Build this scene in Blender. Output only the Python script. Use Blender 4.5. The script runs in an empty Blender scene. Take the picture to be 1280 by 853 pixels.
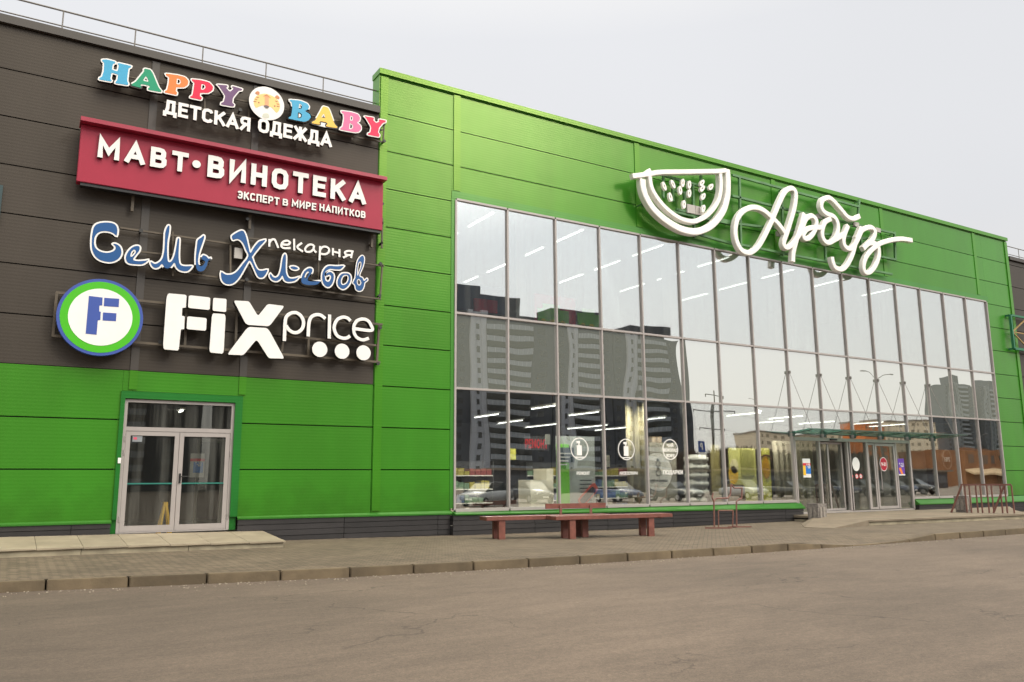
import bpy, bmesh, math, random
from mathutils import Vector, Matrix
random.seed(7)
R_ = math.radians
sc = bpy.context.scene
COL = sc.collection
# ------------------------------------------------------------------ camera
CAMZ = 1.57
YAW, PITCH, ROLL, FPX = R_(31.3855), R_(9.774), R_(-0.4012), 1017.80
f_ = Vector((math.sin(YAW)*math.cos(PITCH), math.cos(YAW)*math.cos(PITCH), math.sin(PITCH)))
r0 = Vector((math.cos(YAW), -math.sin(YAW), 0)); u0 = r0.cross(f_)
r_ = r0*math.cos(ROLL)+u0*math.sin(ROLL); u_ = -r0*math.sin(ROLL)+u0*math.cos(ROLL)
cam = bpy.data.objects.new('camera', bpy.data.cameras.new('camera')); COL.objects.link(cam)
cam.matrix_world = Matrix(((r_.x, u_.x, -f_.x, 0), (r_.y, u_.y, -f_.y, 0), (r_.z, u_.z, -f_.z, CAMZ), (0, 0, 0, 1)))
cam.data.sensor_width = 36; cam.data.lens = 36*FPX/1280; cam.data.clip_end = 4000; cam.data.clip_start = 0.1
sc.camera = cam
# ------------------------------------------------------------------ world, sun, exposure
SUN_EL, SUN_AZ = R_(16), R_(-68)          # azimuth from +Y, negative = towards -X : low sun behind the building
w = bpy.data.worlds.new('World'); sc.world = w; w.use_nodes = True
nt = w.node_tree; nd = nt.nodes; lk = nt.links
bg = nd['Background']
sky = nd.new('ShaderNodeTexSky'); sky.sky_type = 'NISHITA'; sky.sun_disc = False
sky.sun_elevation = SUN_EL; sky.sun_rotation = SUN_AZ; sky.dust_density = 5; sky.air_density = 1.2; sky.ozone_density = 1.5
hs = nd.new('ShaderNodeHueSaturation'); hs.inputs['Saturation'].default_value = 0.25
lk.new(sky.outputs[0], hs.inputs['Color'])
tc = nd.new('ShaderNodeTexCoord'); sep = nd.new('ShaderNodeSeparateXYZ'); lk.new(tc.outputs['Generated'], sep.inputs[0])
# cloud deck: even grey-white veil, warmer towards the horizon, brighter overhead
rampz = nd.new('ShaderNodeValToRGB'); lk.new(sep.outputs['Z'], rampz.inputs[0])
e = rampz.color_ramp.elements; e[0].position = 0.0; e[0].color = (0.80, 0.74, 0.66, 1); e[1].position = 1.0; e[1].color = (2.1, 2.0, 1.9, 1)
for p, c in ((0.10, (0.80, 0.78, 0.745, 1)), (0.28, (0.775, 0.785, 0.81, 1)), (0.50, (0.82, 0.83, 0.86, 1)), (0.60, (1.0, .99, .98, 1)), (0.70, (1.7, 1.63, 1.52, 1))):
    q = e.new(p); q.color = c
nz = nd.new('ShaderNodeTexNoise'); nz.inputs['Scale'].default_value = 1.6; nz.inputs['Detail'].default_value = 3
lk.new(tc.outputs['Generated'], nz.inputs['Vector'])
mr = nd.new('ShaderNodeMapRange'); mr.inputs[1].default_value = 0.3; mr.inputs[2].default_value = 0.7; mr.inputs[3].default_value = 0.97; mr.inputs[4].default_value = 1.03
lk.new(nz.outputs['Fac'], mr.inputs[0])
# the half of the sky in front of the facade is a little brighter
my = nd.new('ShaderNodeMapRange'); my.inputs[1].default_value = -0.8; my.inputs[2].default_value = 0.2; my.inputs[3].default_value = 1.5; my.inputs[4].default_value = 1.0
lk.new(sep.outputs['Y'], my.inputs[0])
# added bright sky patches: wide one lifts the facade, narrow one lays its highlight
cdt = nd.new('ShaderNodeVectorMath'); cdt.operation = 'DOT_PRODUCT'; lk.new(tc.outputs['Generated'], cdt.inputs[0]); cdt.inputs[1].default_value = Vector((.25, -.62, .74)).normalized()
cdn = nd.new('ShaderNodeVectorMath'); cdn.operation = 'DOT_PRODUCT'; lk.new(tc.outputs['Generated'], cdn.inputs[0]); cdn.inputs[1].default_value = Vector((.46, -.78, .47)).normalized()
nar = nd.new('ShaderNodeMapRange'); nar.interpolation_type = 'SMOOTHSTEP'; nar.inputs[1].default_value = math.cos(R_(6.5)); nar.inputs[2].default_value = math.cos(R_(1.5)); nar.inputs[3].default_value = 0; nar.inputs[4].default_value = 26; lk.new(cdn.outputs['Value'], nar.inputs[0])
cc = nd.new('ShaderNodeMapRange'); cc.interpolation_type = 'SMOOTHSTEP'; cc.inputs[1].default_value = .84; cc.inputs[2].default_value = .97; cc.inputs[3].default_value = 0; cc.inputs[4].default_value = 1; lk.new(cdt.outputs['Value'], cc.inputs[0])
cd = nd.new('ShaderNodeMath'); cd.operation = 'MULTIPLY_ADD'; lk.new(cc.outputs[0], cd.inputs[0]); cd.inputs[1].default_value = 2.2; cd.inputs[2].default_value = 1.0
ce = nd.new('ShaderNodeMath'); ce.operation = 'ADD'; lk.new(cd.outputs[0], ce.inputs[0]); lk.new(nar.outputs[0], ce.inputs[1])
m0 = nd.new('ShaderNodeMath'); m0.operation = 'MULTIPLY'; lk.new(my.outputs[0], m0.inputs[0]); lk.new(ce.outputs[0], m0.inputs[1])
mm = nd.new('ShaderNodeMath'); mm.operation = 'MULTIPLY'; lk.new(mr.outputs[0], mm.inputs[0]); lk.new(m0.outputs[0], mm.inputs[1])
veil = nd.new('ShaderNodeVectorMath'); veil.operation = 'SCALE'; lk.new(rampz.outputs[0], veil.inputs[0]); lk.new(mm.outputs[0], veil.inputs['Scale'])
veil2 = nd.new('ShaderNodeVectorMath'); veil2.operation = 'SCALE'; lk.new(veil.outputs[0], veil2.inputs[0]); veil2.inputs['Scale'].default_value = 10.4
wt = nd.new('ShaderNodeMixRGB'); wt.blend_type = 'MULTIPLY'; lk.new(cc.outputs[0], wt.inputs[0]); lk.new(veil2.outputs[0], wt.inputs[1]); wt.inputs[2].default_value = (1.0, .95, .82, 1)
mx = nd.new('ShaderNodeMixRGB'); mx.inputs[0].default_value = 0.94; lk.new(hs.outputs[0], mx.inputs[1]); lk.new(wt.outputs[0], mx.inputs[2])
lk.new(mx.outputs[0], bg.inputs['Color']); bg.inputs['Strength'].default_value = 0.1
sl = bpy.data.lights.new('sun', 'SUN'); sl.energy = 1.0; sl.angle = R_(10); sl.color = (1.0, 0.83, 0.62)
sun = bpy.data.objects.new('sun', sl); COL.objects.link(sun)
sd = Vector((math.sin(SUN_AZ)*math.cos(SUN_EL), math.cos(SUN_AZ)*math.cos(SUN_EL), math.sin(SUN_EL)))
sun.rotation_euler = sd.to_track_quat('Z', 'Y').to_euler(); sun.location = (-60, 60, 60)
sc.view_settings.view_transform = 'Standard'; sc.view_settings.look = 'None'; sc.view_settings.gamma = 1
sc.view_settings.exposure = 0.0
sc.cycles.max_bounces = 10; sc.cycles.transparent_max_bounces = 12; sc.cycles.glossy_bounces = 5

# ------------------------------------------------------------------ helpers: geometry of the photograph
def fac(px, py, y=20.0):
    """photo point -> (X, Z) on the vertical plane at depth y (the facade is y = 20)"""
    d = f_ + r_*((px-640)/FPX) - u_*((py-426.5)/FPX)
    k = y/d.y
    return d.x*k, d.z*k+CAMZ
def gnd(px, py, z=0.15):
    d = f_ + r_*((px-640)/FPX) - u_*((py-426.5)/FPX)
    k = (z-CAMZ)/d.z
    return d.x*k, d.y*k
def zz(o, s):                        # enlarged-crop coordinates -> photo coordinates
    return lambda p: (o[0]+p[0]/s, o[1]+p[1]/s)

# ------------------------------------------------------------------ helpers: materials
MATS = {}
def mat(name, col, rough=0.6, metal=0.0, var=0.08, vscale=3.0, bump=0.0, bscale=40.0, spec=0.5, emis=None, isl=0.0):
    if name in MATS: return MATS[name]
    m = bpy.data.materials.new(name); m.use_nodes = True; n = m.node_tree.nodes; l = m.node_tree.links
    b = n['Principled BSDF']; b.inputs['Roughness'].default_value = rough; b.inputs['Metallic'].default_value = metal
    b.inputs['Specular IOR Level'].default_value = spec
    tx = n.new('ShaderNodeTexCoord'); no = n.new('ShaderNodeTexNoise'); no.inputs['Scale'].default_value = vscale; no.inputs['Detail'].default_value = 5
    l.new(tx.outputs['Object'], no.inputs['Vector'])
    cr = n.new('ShaderNodeValToRGB'); cr.color_ramp.elements[0].position = .3; cr.color_ramp.elements[1].position = .7
    cr.color_ramp.elements[0].color = tuple(c*(1-var) for c in col)+(1,); cr.color_ramp.elements[1].color = tuple(min(1, c*(1+var)) for c in col)+(1,)
    l.new(no.outputs['Fac'], cr.inputs[0]); l.new(cr.outputs[0], b.inputs['Base Color'])
    if isl:
        ge = n.new('ShaderNodeNewGeometry'); ri = n.new('ShaderNodeMapRange'); ri.inputs[3].default_value = 1-isl; ri.inputs[4].default_value = 1+isl; l.new(ge.outputs['Random Per Island'], ri.inputs[0])
        vs = n.new('ShaderNodeVectorMath'); vs.operation = 'SCALE'; l.new(cr.outputs[0], vs.inputs[0]); l.new(ri.outputs[0], vs.inputs['Scale']); l.new(vs.outputs[0], b.inputs['Base Color'])
    if bump:
        n2 = n.new('ShaderNodeTexNoise'); n2.inputs['Scale'].default_value = bscale; n2.inputs['Detail'].default_value = 6
        l.new(tx.outputs['Object'], n2.inputs['Vector'])
        bu = n.new('ShaderNodeBump'); bu.inputs['Strength'].default_value = bump; bu.inputs['Distance'].default_value = .01
        l.new(n2.outputs['Fac'], bu.inputs['Height']); l.new(bu.outputs[0], b.inputs['Normal'])
    if emis:
        b.inputs['Emission Color'].default_value = tuple(emis[0])+(1,); b.inputs['Emission Strength'].default_value = emis[1]
    MATS[name] = m; return m

def panel_mat(name, col, rough, spec=0.5, tint=None):
    """coated steel sandwich panel: fine horizontal ribs, faint streaks"""
    m = bpy.data.materials.new(name); m.use_nodes = True; n = m.node_tree.nodes; l = m.node_tree.links
    b = n['Principled BSDF']; b.inputs['Roughness'].default_value = rough; b.inputs['Specular IOR Level'].default_value = spec
    tx = n.new('ShaderNodeTexCoord')
    mp = n.new('ShaderNodeMapping'); mp.inputs['Scale'].default_value = (1.2, 1, .25); l.new(tx.outputs['Object'], mp.inputs[0])
    no = n.new('ShaderNodeTexNoise'); no.inputs['Scale'].default_value = 1.0; no.inputs['Detail'].default_value = 8; l.new(mp.outputs[0], no.inputs['Vector'])
    cr = n.new('ShaderNodeValToRGB'); cr.color_ramp.elements[0].position = .3; cr.color_ramp.elements[1].position = .72
    cr.color_ramp.elements[0].color = tuple(c*.9 for c in col)+(1,); cr.color_ramp.elements[1].color = tuple(c*1.09 for c in col)+(1,)
    l.new(no.outputs['Fac'], cr.inputs[0])
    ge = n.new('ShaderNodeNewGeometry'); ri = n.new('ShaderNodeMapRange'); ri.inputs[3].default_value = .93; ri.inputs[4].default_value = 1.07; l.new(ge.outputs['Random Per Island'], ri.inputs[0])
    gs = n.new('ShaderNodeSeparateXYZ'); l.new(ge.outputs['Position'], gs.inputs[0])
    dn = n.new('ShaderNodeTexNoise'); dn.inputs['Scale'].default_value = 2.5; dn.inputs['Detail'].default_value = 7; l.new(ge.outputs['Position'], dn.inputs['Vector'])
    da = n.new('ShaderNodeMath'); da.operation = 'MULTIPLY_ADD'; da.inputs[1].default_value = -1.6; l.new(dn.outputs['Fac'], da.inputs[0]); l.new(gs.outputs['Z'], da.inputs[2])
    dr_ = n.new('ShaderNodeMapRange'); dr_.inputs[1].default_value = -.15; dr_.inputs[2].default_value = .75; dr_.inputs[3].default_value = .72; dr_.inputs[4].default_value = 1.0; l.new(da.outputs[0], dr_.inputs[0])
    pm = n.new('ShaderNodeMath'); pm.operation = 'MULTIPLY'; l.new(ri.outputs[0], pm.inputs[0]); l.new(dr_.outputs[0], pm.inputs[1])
    vs = n.new('ShaderNodeVectorMath'); vs.operation = 'SCALE'; l.new(cr.outputs[0], vs.inputs[0]); l.new(pm.outputs[0], vs.inputs['Scale']); l.new(vs.outputs[0], b.inputs['Base Color'])
    if tint: b.inputs['Specular Tint'].default_value = tuple(tint)+(1,)
    # sheets are never quite flat: a long soft waviness
    wv = n.new('ShaderNodeTexNoise'); wv.inputs['Scale'].default_value = .8; wv.inputs['Detail'].default_value = 2; l.new(tx.outputs['Object'], wv.inputs['Vector'])
    wb_ = n.new('ShaderNodeBump'); wb_.inputs['Strength'].default_value = .6; wb_.inputs['Distance'].default_value = .012; l.new(wv.outputs['Fac'], wb_.inputs['Height'])
    sp = n.new('ShaderNodeSeparateXYZ'); l.new(tx.outputs['Object'], sp.inputs[0])
    mu = n.new('ShaderNodeMath'); mu.operation = 'MULTIPLY'; mu.inputs[1].default_value = 2*math.pi/.075; l.new(sp.outputs['Z'], mu.inputs[0])
    si = n.new('ShaderNodeMath'); si.operation = 'SINE'; l.new(mu.outputs[0], si.inputs[0])
    n3 = n.new('ShaderNodeTexNoise'); n3.inputs['Scale'].default_value = 30; l.new(tx.outputs['Object'], n3.inputs['Vector'])
    ad = n.new('ShaderNodeMath'); ad.operation = 'MULTIPLY_ADD'; ad.inputs[1].default_value = .12; l.new(n3.outputs['Fac'], ad.inputs[0]); l.new(si.outputs[0], ad.inputs[2])
    bu = n.new('ShaderNodeBump'); bu.inputs['Strength'].default_value = .25; bu.inputs['Distance'].default_value = .0013
    l.new(ad.outputs[0], bu.inputs['Height']); l.new(wb_.outputs[0], bu.inputs['Normal']); l.new(bu.outputs[0], b.inputs['Normal'])
    return m

def glass_mat(name, refl, wave, tint=(0.9, 0.95, 0.93), opaque=None, dust=.09):
    """coated architectural glass: mirror coat over see-through (or over an opaque spandrel backing); slightly wavy panes"""
    m = bpy.data.materials.new(name); m.use_nodes = True; n = m.node_tree.nodes; l = m.node_tree.links
    n.remove(n['Principled BSDF']); out = n['Material Output']
    g = n.new('ShaderNodeBsdfGlossy'); g.inputs['Roughness'].default_value = 0.004; g.inputs['Color'].default_value = (.97, .98, .965, 1)
    tx = n.new('ShaderNodeTexCoord'); oi = n.new('ShaderNodeObjectInfo')
    va = n.new('ShaderNodeVectorMath'); va.operation = 'SCALE'; va.inputs['Scale'].default_value = 40
    cb = n.new('ShaderNodeCombineXYZ'); l.new(oi.outputs['Random'], cb.inputs[0]); l.new(oi.outputs['Random'], cb.inputs[2]); l.new(cb.outputs[0], va.inputs[0])
    ad = n.new('ShaderNodeVectorMath'); ad.operation = 'ADD'; l.new(tx.outputs['Object'], ad.inputs[0]); l.new(va.outputs[0], ad.inputs[1])
    mp = n.new('ShaderNodeMapping'); mp.inputs['Scale'].default_value = (.55, 1, .35); l.new(ad.outputs[0], mp.inputs[0])
    no = n.new('ShaderNodeTexNoise'); no.inputs['Scale'].default_value = 1.0; no.inputs['Detail'].default_value = 1.0; l.new(mp.outputs[0], no.inputs['Vector'])
    bu = n.new('ShaderNodeBump'); bu.inputs['Strength'].default_value = 1.0; bu.inputs['Distance'].default_value = wave; l.new(no.outputs['Fac'], bu.inputs['Height'])
    l.new(bu.outputs[0], g.inputs['Normal'])
    if opaque:
        t = n.new('ShaderNodeBsdfDiffuse'); t.inputs['Color'].default_value = tuple(opaque)+(1,)
    else:
        t0 = n.new('ShaderNodeBsdfTransparent'); t0.inputs['Color'].default_value = tuple(tint)+(1,)
        df = n.new('ShaderNodeBsdfDiffuse'); df.inputs['Color'].default_value = (.6, .6, .57, 1)      # dust film with run marks
        mp2 = n.new('ShaderNodeMapping'); mp2.inputs['Scale'].default_value = (5, 1, .25); l.new(ad.outputs[0], mp2.inputs[0])
        n2 = n.new('ShaderNodeTexNoise'); n2.inputs['Scale'].default_value = 1.0; n2.inputs['Detail'].default_value = 6; l.new(mp2.outputs[0], n2.inputs['Vector'])
        r2 = n.new('ShaderNodeMapRange'); r2.inputs[1].default_value = .45; r2.inputs[2].default_value = .75; r2.inputs[3].default_value = dust*.1; r2.inputs[4].default_value = dust; l.new(n2.outputs['Fac'], r2.inputs[0])
        t = n.new('ShaderNodeMixShader'); l.new(r2.outputs[0], t.inputs[0]); l.new(t0.outputs[0], t.inputs[1]); l.new(df.outputs[0], t.inputs[2])
    fr = n.new('ShaderNodeLayerWeight'); fr.inputs['Blend'].default_value = .35
    mr = n.new('ShaderNodeMapRange'); mr.inputs[3].default_value = refl; mr.inputs[4].default_value = min(1, refl+.35); l.new(fr.outputs['Fresnel'], mr.inputs[0])
    mxs = n.new('ShaderNodeMixShader'); l.new(mr.outputs[0], mxs.inputs[0]); l.new(t.outputs[0], mxs.inputs[1]); l.new(g.outputs[0], mxs.inputs[2])
    l.new(mxs.outputs[0], out.inputs['Surface'])
    return m

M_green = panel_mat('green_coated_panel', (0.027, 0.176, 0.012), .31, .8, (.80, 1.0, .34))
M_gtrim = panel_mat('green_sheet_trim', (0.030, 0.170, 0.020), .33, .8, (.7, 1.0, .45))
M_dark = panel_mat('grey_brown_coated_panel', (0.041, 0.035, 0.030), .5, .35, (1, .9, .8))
M_dtrim = mat('grey_brown_trim', (0.047, 0.040, 0.035), .5, var=.05)
M_gap = mat('dark_joint', (0.012, 0.011, 0.010), .8)
M_ggap = mat('green_joint', (0.006, 0.040, 0.004), .7)
M_plinth = mat('charcoal_plinth_board', (0.018, 0.016, 0.017), .6, isl=.25, bump=.3, bscale=20, var=.2)
M_frame = mat('pale_aluminium', (0.34, 0.31, 0.30), .45, metal=.15, var=.05)
M_white = mat('white_acrylic', (0.76, 0.745, 0.735), .45, var=.03)
M_cream = mat('cream_acrylic', (0.83, 0.80, 0.77), .4, var=.03)
M_edge = mat('sign_edge_black', (0.02, 0.02, 0.02), .5)
M_rail = mat('grey_steel', (0.16, 0.15, 0.14), .5, metal=.3)
M_sframe = mat('brown_sign_frame', (0.085, 0.066, 0.045), .55, var=.3, vscale=2)
M_gframe = mat('green_sign_frame', (0.075, 0.19, 0.07), .5, var=.3, vscale=2)
M_rust = mat('red_brown_paint', (0.165, 0.070, 0.054), .5, var=.15, vscale=6)
M_wood = mat('red_brown_stained_plank', (0.165, 0.055, 0.040), .5, var=.25, vscale=7, bump=.3, bscale=30)
M_int = mat('interior_white_paint', (0.66, 0.64, 0.60), .8)
M_intfloor = mat('interior_floor_tile', (0.25, 0.24, 0.22), .3)
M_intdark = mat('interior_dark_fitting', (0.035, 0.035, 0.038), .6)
M_lamp = mat('strip_lamp_white', (.9, .9, .9), .5, emis=((1, .98, .94), 6))
M_black = mat('black_plastic', (0.012, 0.012, 0.013), .4)
G_top = glass_mat('coated_glass_upper', .46, .004)
G_mid = glass_mat('spandrel_glass', .54, .007, opaque=(.225, .245, .215))
G_low = glass_mat('coated_glass_lower', .31, .005, tint=(.93, .96, .95), dust=.02)
G_door = glass_mat('door_glass', .05, .004, tint=(.86, .88, .84))

def paver_mat():
    m = bpy.data.materials.new('concrete_pavers'); m.use_nodes = True; n = m.node_tree.nodes; l = m.node_tree.links; b = n['Principled BSDF']; b.inputs['Roughness'].default_value = .85
    tx = n.new('ShaderNodeTexCoord'); mp = n.new('ShaderNodeMapping'); mp.inputs['Rotation'].default_value = (0, 0, R_(45)); l.new(tx.outputs['Object'], mp.inputs[0])
    br = n.new('ShaderNodeTexBrick'); br.inputs['Scale'].default_value = 1; br.inputs['Brick Width'].default_value = .2; br.inputs['Row Height'].default_value = .1; br.inputs['Mortar Size'].default_value = .008
    br.inputs['Color1'].default_value = (.165, .128, .088, 1); br.inputs['Color2'].default_value = (.100, .077, .051, 1); br.inputs['Mortar'].default_value = (.035, .028, .020, 1); br.inputs['Bias'].default_value = -.1
    l.new(mp.outputs[0], br.inputs['Vector'])
    no = n.new('ShaderNodeTexNoise'); no.inputs['Scale'].default_value = .8; no.inputs['Detail'].default_value = 8; no.inputs['Roughness'].default_value = .65; l.new(tx.outputs['Object'], no.inputs['Vector'])
    mr = n.new('ShaderNodeMapRange'); mr.inputs[1].default_value = .3; mr.inputs[2].default_value = .7; mr.inputs[3].default_value = .78; mr.inputs[4].default_value = 1.18; l.new(no.outputs['Fac'], mr.inputs[0])
    vm = n.new('ShaderNodeVectorMath'); vm.operation = 'SCALE'; l.new(br.outputs['Color'], vm.inputs[0]); l.new(mr.outputs[0], vm.inputs['Scale']); l.new(vm.outputs[0], b.inputs['Base Color'])
    bu = n.new('ShaderNodeBump'); bu.inputs['Strength'].default_value = .6; bu.inputs['Distance'].default_value = .006; bu.invert = True; l.new(br.outputs['Fac'], bu.inputs['Height']); l.new(bu.outputs[0], b.inputs['Normal'])
    return m
def asphalt_mat():
    m = bpy.data.materials.new('worn_asphalt'); m.use_nodes = True; n = m.node_tree.nodes; l = m.node_tree.links; b = n['Principled BSDF']; b.inputs['Roughness'].default_value = .82
    tx = n.new('ShaderNodeTexCoord')
    def noise(s, d, sc=(1, 1, 1), r=.6):
        mp = n.new('ShaderNodeMapping'); mp.inputs['Scale'].default_value = sc; l.new(tx.outputs['Object'], mp.inputs[0])
        q = n.new('ShaderNodeTexNoise'); q.inputs['Scale'].default_value = s; q.inputs['Detail'].default_value = d; q.inputs['Roughness'].default_value = r; l.new(mp.outputs[0], q.inputs['Vector']); return q.outputs['Fac']
    def rng(s, a, b_, c, d):
        q = n.new('ShaderNodeMapRange'); q.inputs[1].default_value = a; q.inputs[2].default_value = b_; q.inputs[3].default_value = c; q.inputs[4].default_value = d; l.new(s, q.inputs[0]); return q.outputs[0]
    def mul(a, c):
        q = n.new('ShaderNodeMath'); q.operation = 'MULTIPLY'; l.new(a, q.inputs[0]); l.new(c, q.inputs[1]); return q.outputs[0]
    large = rng(noise(.22, 4, (1, 1.6, 1)), .32, .68, .80, 1.18)
    mid = rng(noise(1.7, 6, (.6, 1.7, 1), .7), .3, .7, .82, 1.16)
    fine = rng(noise(42, 4, (1, 1, 1), .75), .3, .7, .72, 1.28)
    grain = rng(noise(14, 3, (1, 1, 1), .7), .32, .68, .84, 1.16)
    vo = n.new('ShaderNodeTexVoronoi'); vo.inputs['Scale'].default_value = 75; l.new(tx.outputs['Object'], vo.inputs['Vector'])
    sp = rng(vo.outputs['Distance'], .0, .6, 1.25, .9)
    sx = n.new('ShaderNodeSeparateXYZ'); l.new(tx.outputs['Object'], sx.inputs[0])
    cracks = n.new('ShaderNodeTexVoronoi'); cracks.feature = 'DISTANCE_TO_EDGE'; cracks.inputs['Scale'].default_value = .28
    dm = n.new('ShaderNodeTexNoise'); dm.inputs['Scale'].default_value = 1.2; dm.inputs['Detail'].default_value = 6; l.new(tx.outputs['Object'], dm.inputs['Vector'])
    va = n.new('ShaderNodeVectorMath'); va.operation = 'MULTIPLY_ADD'; l.new(dm.outputs['Color'], va.inputs[0]); va.inputs[1].default_value = (1.6, 1.6, 0); l.new(tx.outputs['Object'], va.inputs[2]); l.new(va.outputs[0], cracks.inputs['Vector'])
    ck = rng(cracks.outputs['Distance'], 0, .0045, .5, 1.0)
    mask = rng(noise(.35, 2), .5, .56, 1.0, 0.0)
    mxm = n.new('ShaderNodeMath'); mxm.operation = 'MAXIMUM'; l.new(ck, mxm.inputs[0]); l.new(mask, mxm.inputs[1])
    def blotch(cx, cy, rad, depth, sc):
        vd = n.new('ShaderNodeVectorMath'); vd.operation = 'DISTANCE'; l.new(va.outputs[0], vd.inputs[0]); vd.inputs[1].default_value = (cx+.8, cy+.8, 0)
        return rng(vd.outputs['Value'], rad*.35, rad*1.25, depth, 1.0)
    stain_vignette = mul(mul(blotch(-1.5, 12, 5.5, .76, 1), blotch(-.5, 7.5, 3.0, .82, 1)), mul(blotch(9.5, 4.5, 3.4, .82, 1), blotch(20, 8.5, 4.0, .88, 1)))  # greasy kerb stain at left; other blotches paint corner vignette darkening into the asphalt
    tot = mul(mul(mul(mul(mul(large, stain_vignette), grain), mid), mul(fine, sp)), mxm.outputs[0])
    vm = n.new('ShaderNodeVectorMath'); vm.operation = 'SCALE'; vm.inputs[0].default_value = (.126, .096, .072); l.new(tot, vm.inputs['Scale']); l.new(vm.outputs[0], b.inputs['Base Color'])
    bu = n.new('ShaderNodeBump'); bu.inputs['Strength'].default_value = .55; bu.inputs['Distance'].default_value = .006; l.new(noise(55, 5, (1, 1, 1), .8), bu.inputs['Height']); l.new(bu.outputs[0], b.inputs['Normal'])
    return m
M_pave = paver_mat(); M_asph = asphalt_mat()
M_kerb = mat('kerb_concrete', (.120, .090, .055), .85, isl=.22, var=.28, vscale=2.2, bump=.6, bscale=25)
M_plat = mat('platform_concrete', (.185, .150, .108), .85, var=.2, vscale=1.5, bump=.4)
M_stoop = mat('stoop_slab', (.27, .228, .165), .8, isl=.07, var=.16, vscale=2, bump=.3)
M_stoopf = mat('stoop_riser', (.31, .27, .19), .85, isl=.12, var=.25, vscale=3, bump=.4)

# ------------------------------------------------------------------ helpers: objects
class MB:
    def __init__(s): s.v = []; s.f = []
    def box(s, x0, y0, z0, x1, y1, z1):
        b = len(s.v); s.v += [(x, y, z) for z in (z0, z1) for y in (y0, y1) for x in (x0, x1)]
        s.f += [tuple(b+i for i in q) for q in ((0, 2, 3, 1), (4, 5, 7, 6), (0, 1, 5, 4), (2, 6, 7, 3), (0, 4, 6, 2), (1, 3, 7, 5))]; return s
    def bar(s, p, q, w, h=None, up=(0, 1, 0)):
        h = h or w; p = Vector(p); q = Vector(q); d = (q-p).normalized(); up = Vector(up)
        if abs(d.dot(up)) > .98: up = Vector((1, 0, 0))
        a = d.cross(up).normalized()*(w/2); c = a.cross(d).normalized()*(h/2); b = len(s.v)
        for o in (p, q):
            for k in ((-1, -1), (1, -1), (1, 1), (-1, 1)): s.v.append(tuple(o+a*k[0]+c*k[1]))
        s.f += [tuple(b+i for i in t) for t in ((0, 1, 2, 3), (7, 6, 5, 4), (0, 4, 5, 1), (1, 5, 6, 2), (2, 6, 7, 3), (3, 7, 4, 0))]; return s
    def tube(s, p, q, r, r2=None, n=10):
        r2 = r if r2 is None else r2; p = Vector(p); q = Vector(q); d = (q-p).normalized()
        a = d.orthogonal().normalized(); c = d.cross(a); b = len(s.v)
        for o, rr in ((p, r), (q, r2)):
            for i in range(n):
                t = 2*math.pi*i/n; s.v.append(tuple(o+a*rr*math.cos(t)+c*rr*math.sin(t)))
        for i in range(n): j = (i+1) % n; s.f.append((b+i, b+j, b+n+j, b+n+i))
        s.f.append(tuple(b+i for i in range(n))[::-1]); s.f.append(tuple(b+n+i for i in range(n))); return s
    def prism(s, poly, y0, y1):          # convex-ish (x,z) polygon pushed along y
        b = len(s.v); n = len(poly)
        s.v += [(x, y0, z) for x, z in poly]+[(x, y1, z) for x, z in poly]
        s.f.append(tuple(range(b, b+n))); s.f.append(tuple(range(b+2*n-1, b+n-1, -1)))
        for i in range(n): j = (i+1) % n; s.f.append((b+i, b+n+i, b+n+j, b+j))
        return s
    def slab(s, poly, zb):               # [(x,y,z)] top polygon, flat bottom at zb
        b = len(s.v); n = len(poly); s.v += [tuple(p) for p in poly]+[(p[0], p[1], zb) for p in poly]
        s.f.append(tuple(range(b, b+n))); s.f.append(tuple(range(b+2*n-1, b+n-1, -1)))
        for i in range(n): j = (i+1) % n; s.f.append((b+i, b+n+i, b+n+j, b+j))
        return s
    def ribbon(s, pts, wd, y0, y1, slope=.0006):   # rectangular channel following a centre line of (x,z); depth creeps so crossings never share a plane
        n = len(pts); b = len(s.v)
        for i, p in enumerate(pts):
            a = Vector(pts[max(0, i-1)]); c = Vector(pts[min(n-1, i+1)]); d = (c-a).normalized(); nn = Vector((-d.y, d.x))*(wd/2)
            o = -i*slope; r = .18
            L = Vector(p)+nn; Rr = Vector(p)-nn; Li = Vector(p)+nn*(1-r); Ri = Vector(p)-nn*(1-r)
            c_ = min(.02, (y1-y0)*.4); s.v += [(L.x, y1, L.y), (L.x, y0+c_+o, L.y), (Li.x, y0+o, Li.y), (Ri.x, y0+o, Ri.y), (Rr.x, y0+c_+o, Rr.y), (Rr.x, y1, Rr.y)]
        for i in range(n-1):
            for k in range(6):
                k2 = (k+1) % 6; s.f.append((b+i*6+k, b+i*6+k2, b+(i+1)*6+k2, b+(i+1)*6+k))
        s.f.append(tuple(b+k for k in range(5, -1, -1))); s.f.append(tuple(b+(n-1)*6+k for k in range(6))); return s
    def build(s, name, m, parent=None, bevel=0, smooth=False):
        me = bpy.data.meshes.new(name); org = Vector((0, 0, 0))
        if parent is not None: org = parent_loc(parent)
        me.from_pydata([tuple(Vector(v)-org) for v in s.v], [], s.f)
        bm = bmesh.new(); bm.from_mesh(me); bmesh.ops.recalc_face_normals(bm, faces=bm.faces)
        if bevel: bmesh.ops.bevel(bm, geom=list(bm.edges), offset=bevel, segments=2, affect='EDGES', clamp_overlap=True)
        bm.to_mesh(me); bm.free()
        if smooth:
            for p in me.polygons: p.use_smooth = True
        me.materials.append(m); o = bpy.data.objects.new(name, me); COL.objects.link(o)
        if parent is not None: o.parent = parent
        return o
LOC = {}
def parent_loc(o):
    v = Vector((0, 0, 0))
    while o is not None: v += o.location; o = o.parent
    return v
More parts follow.
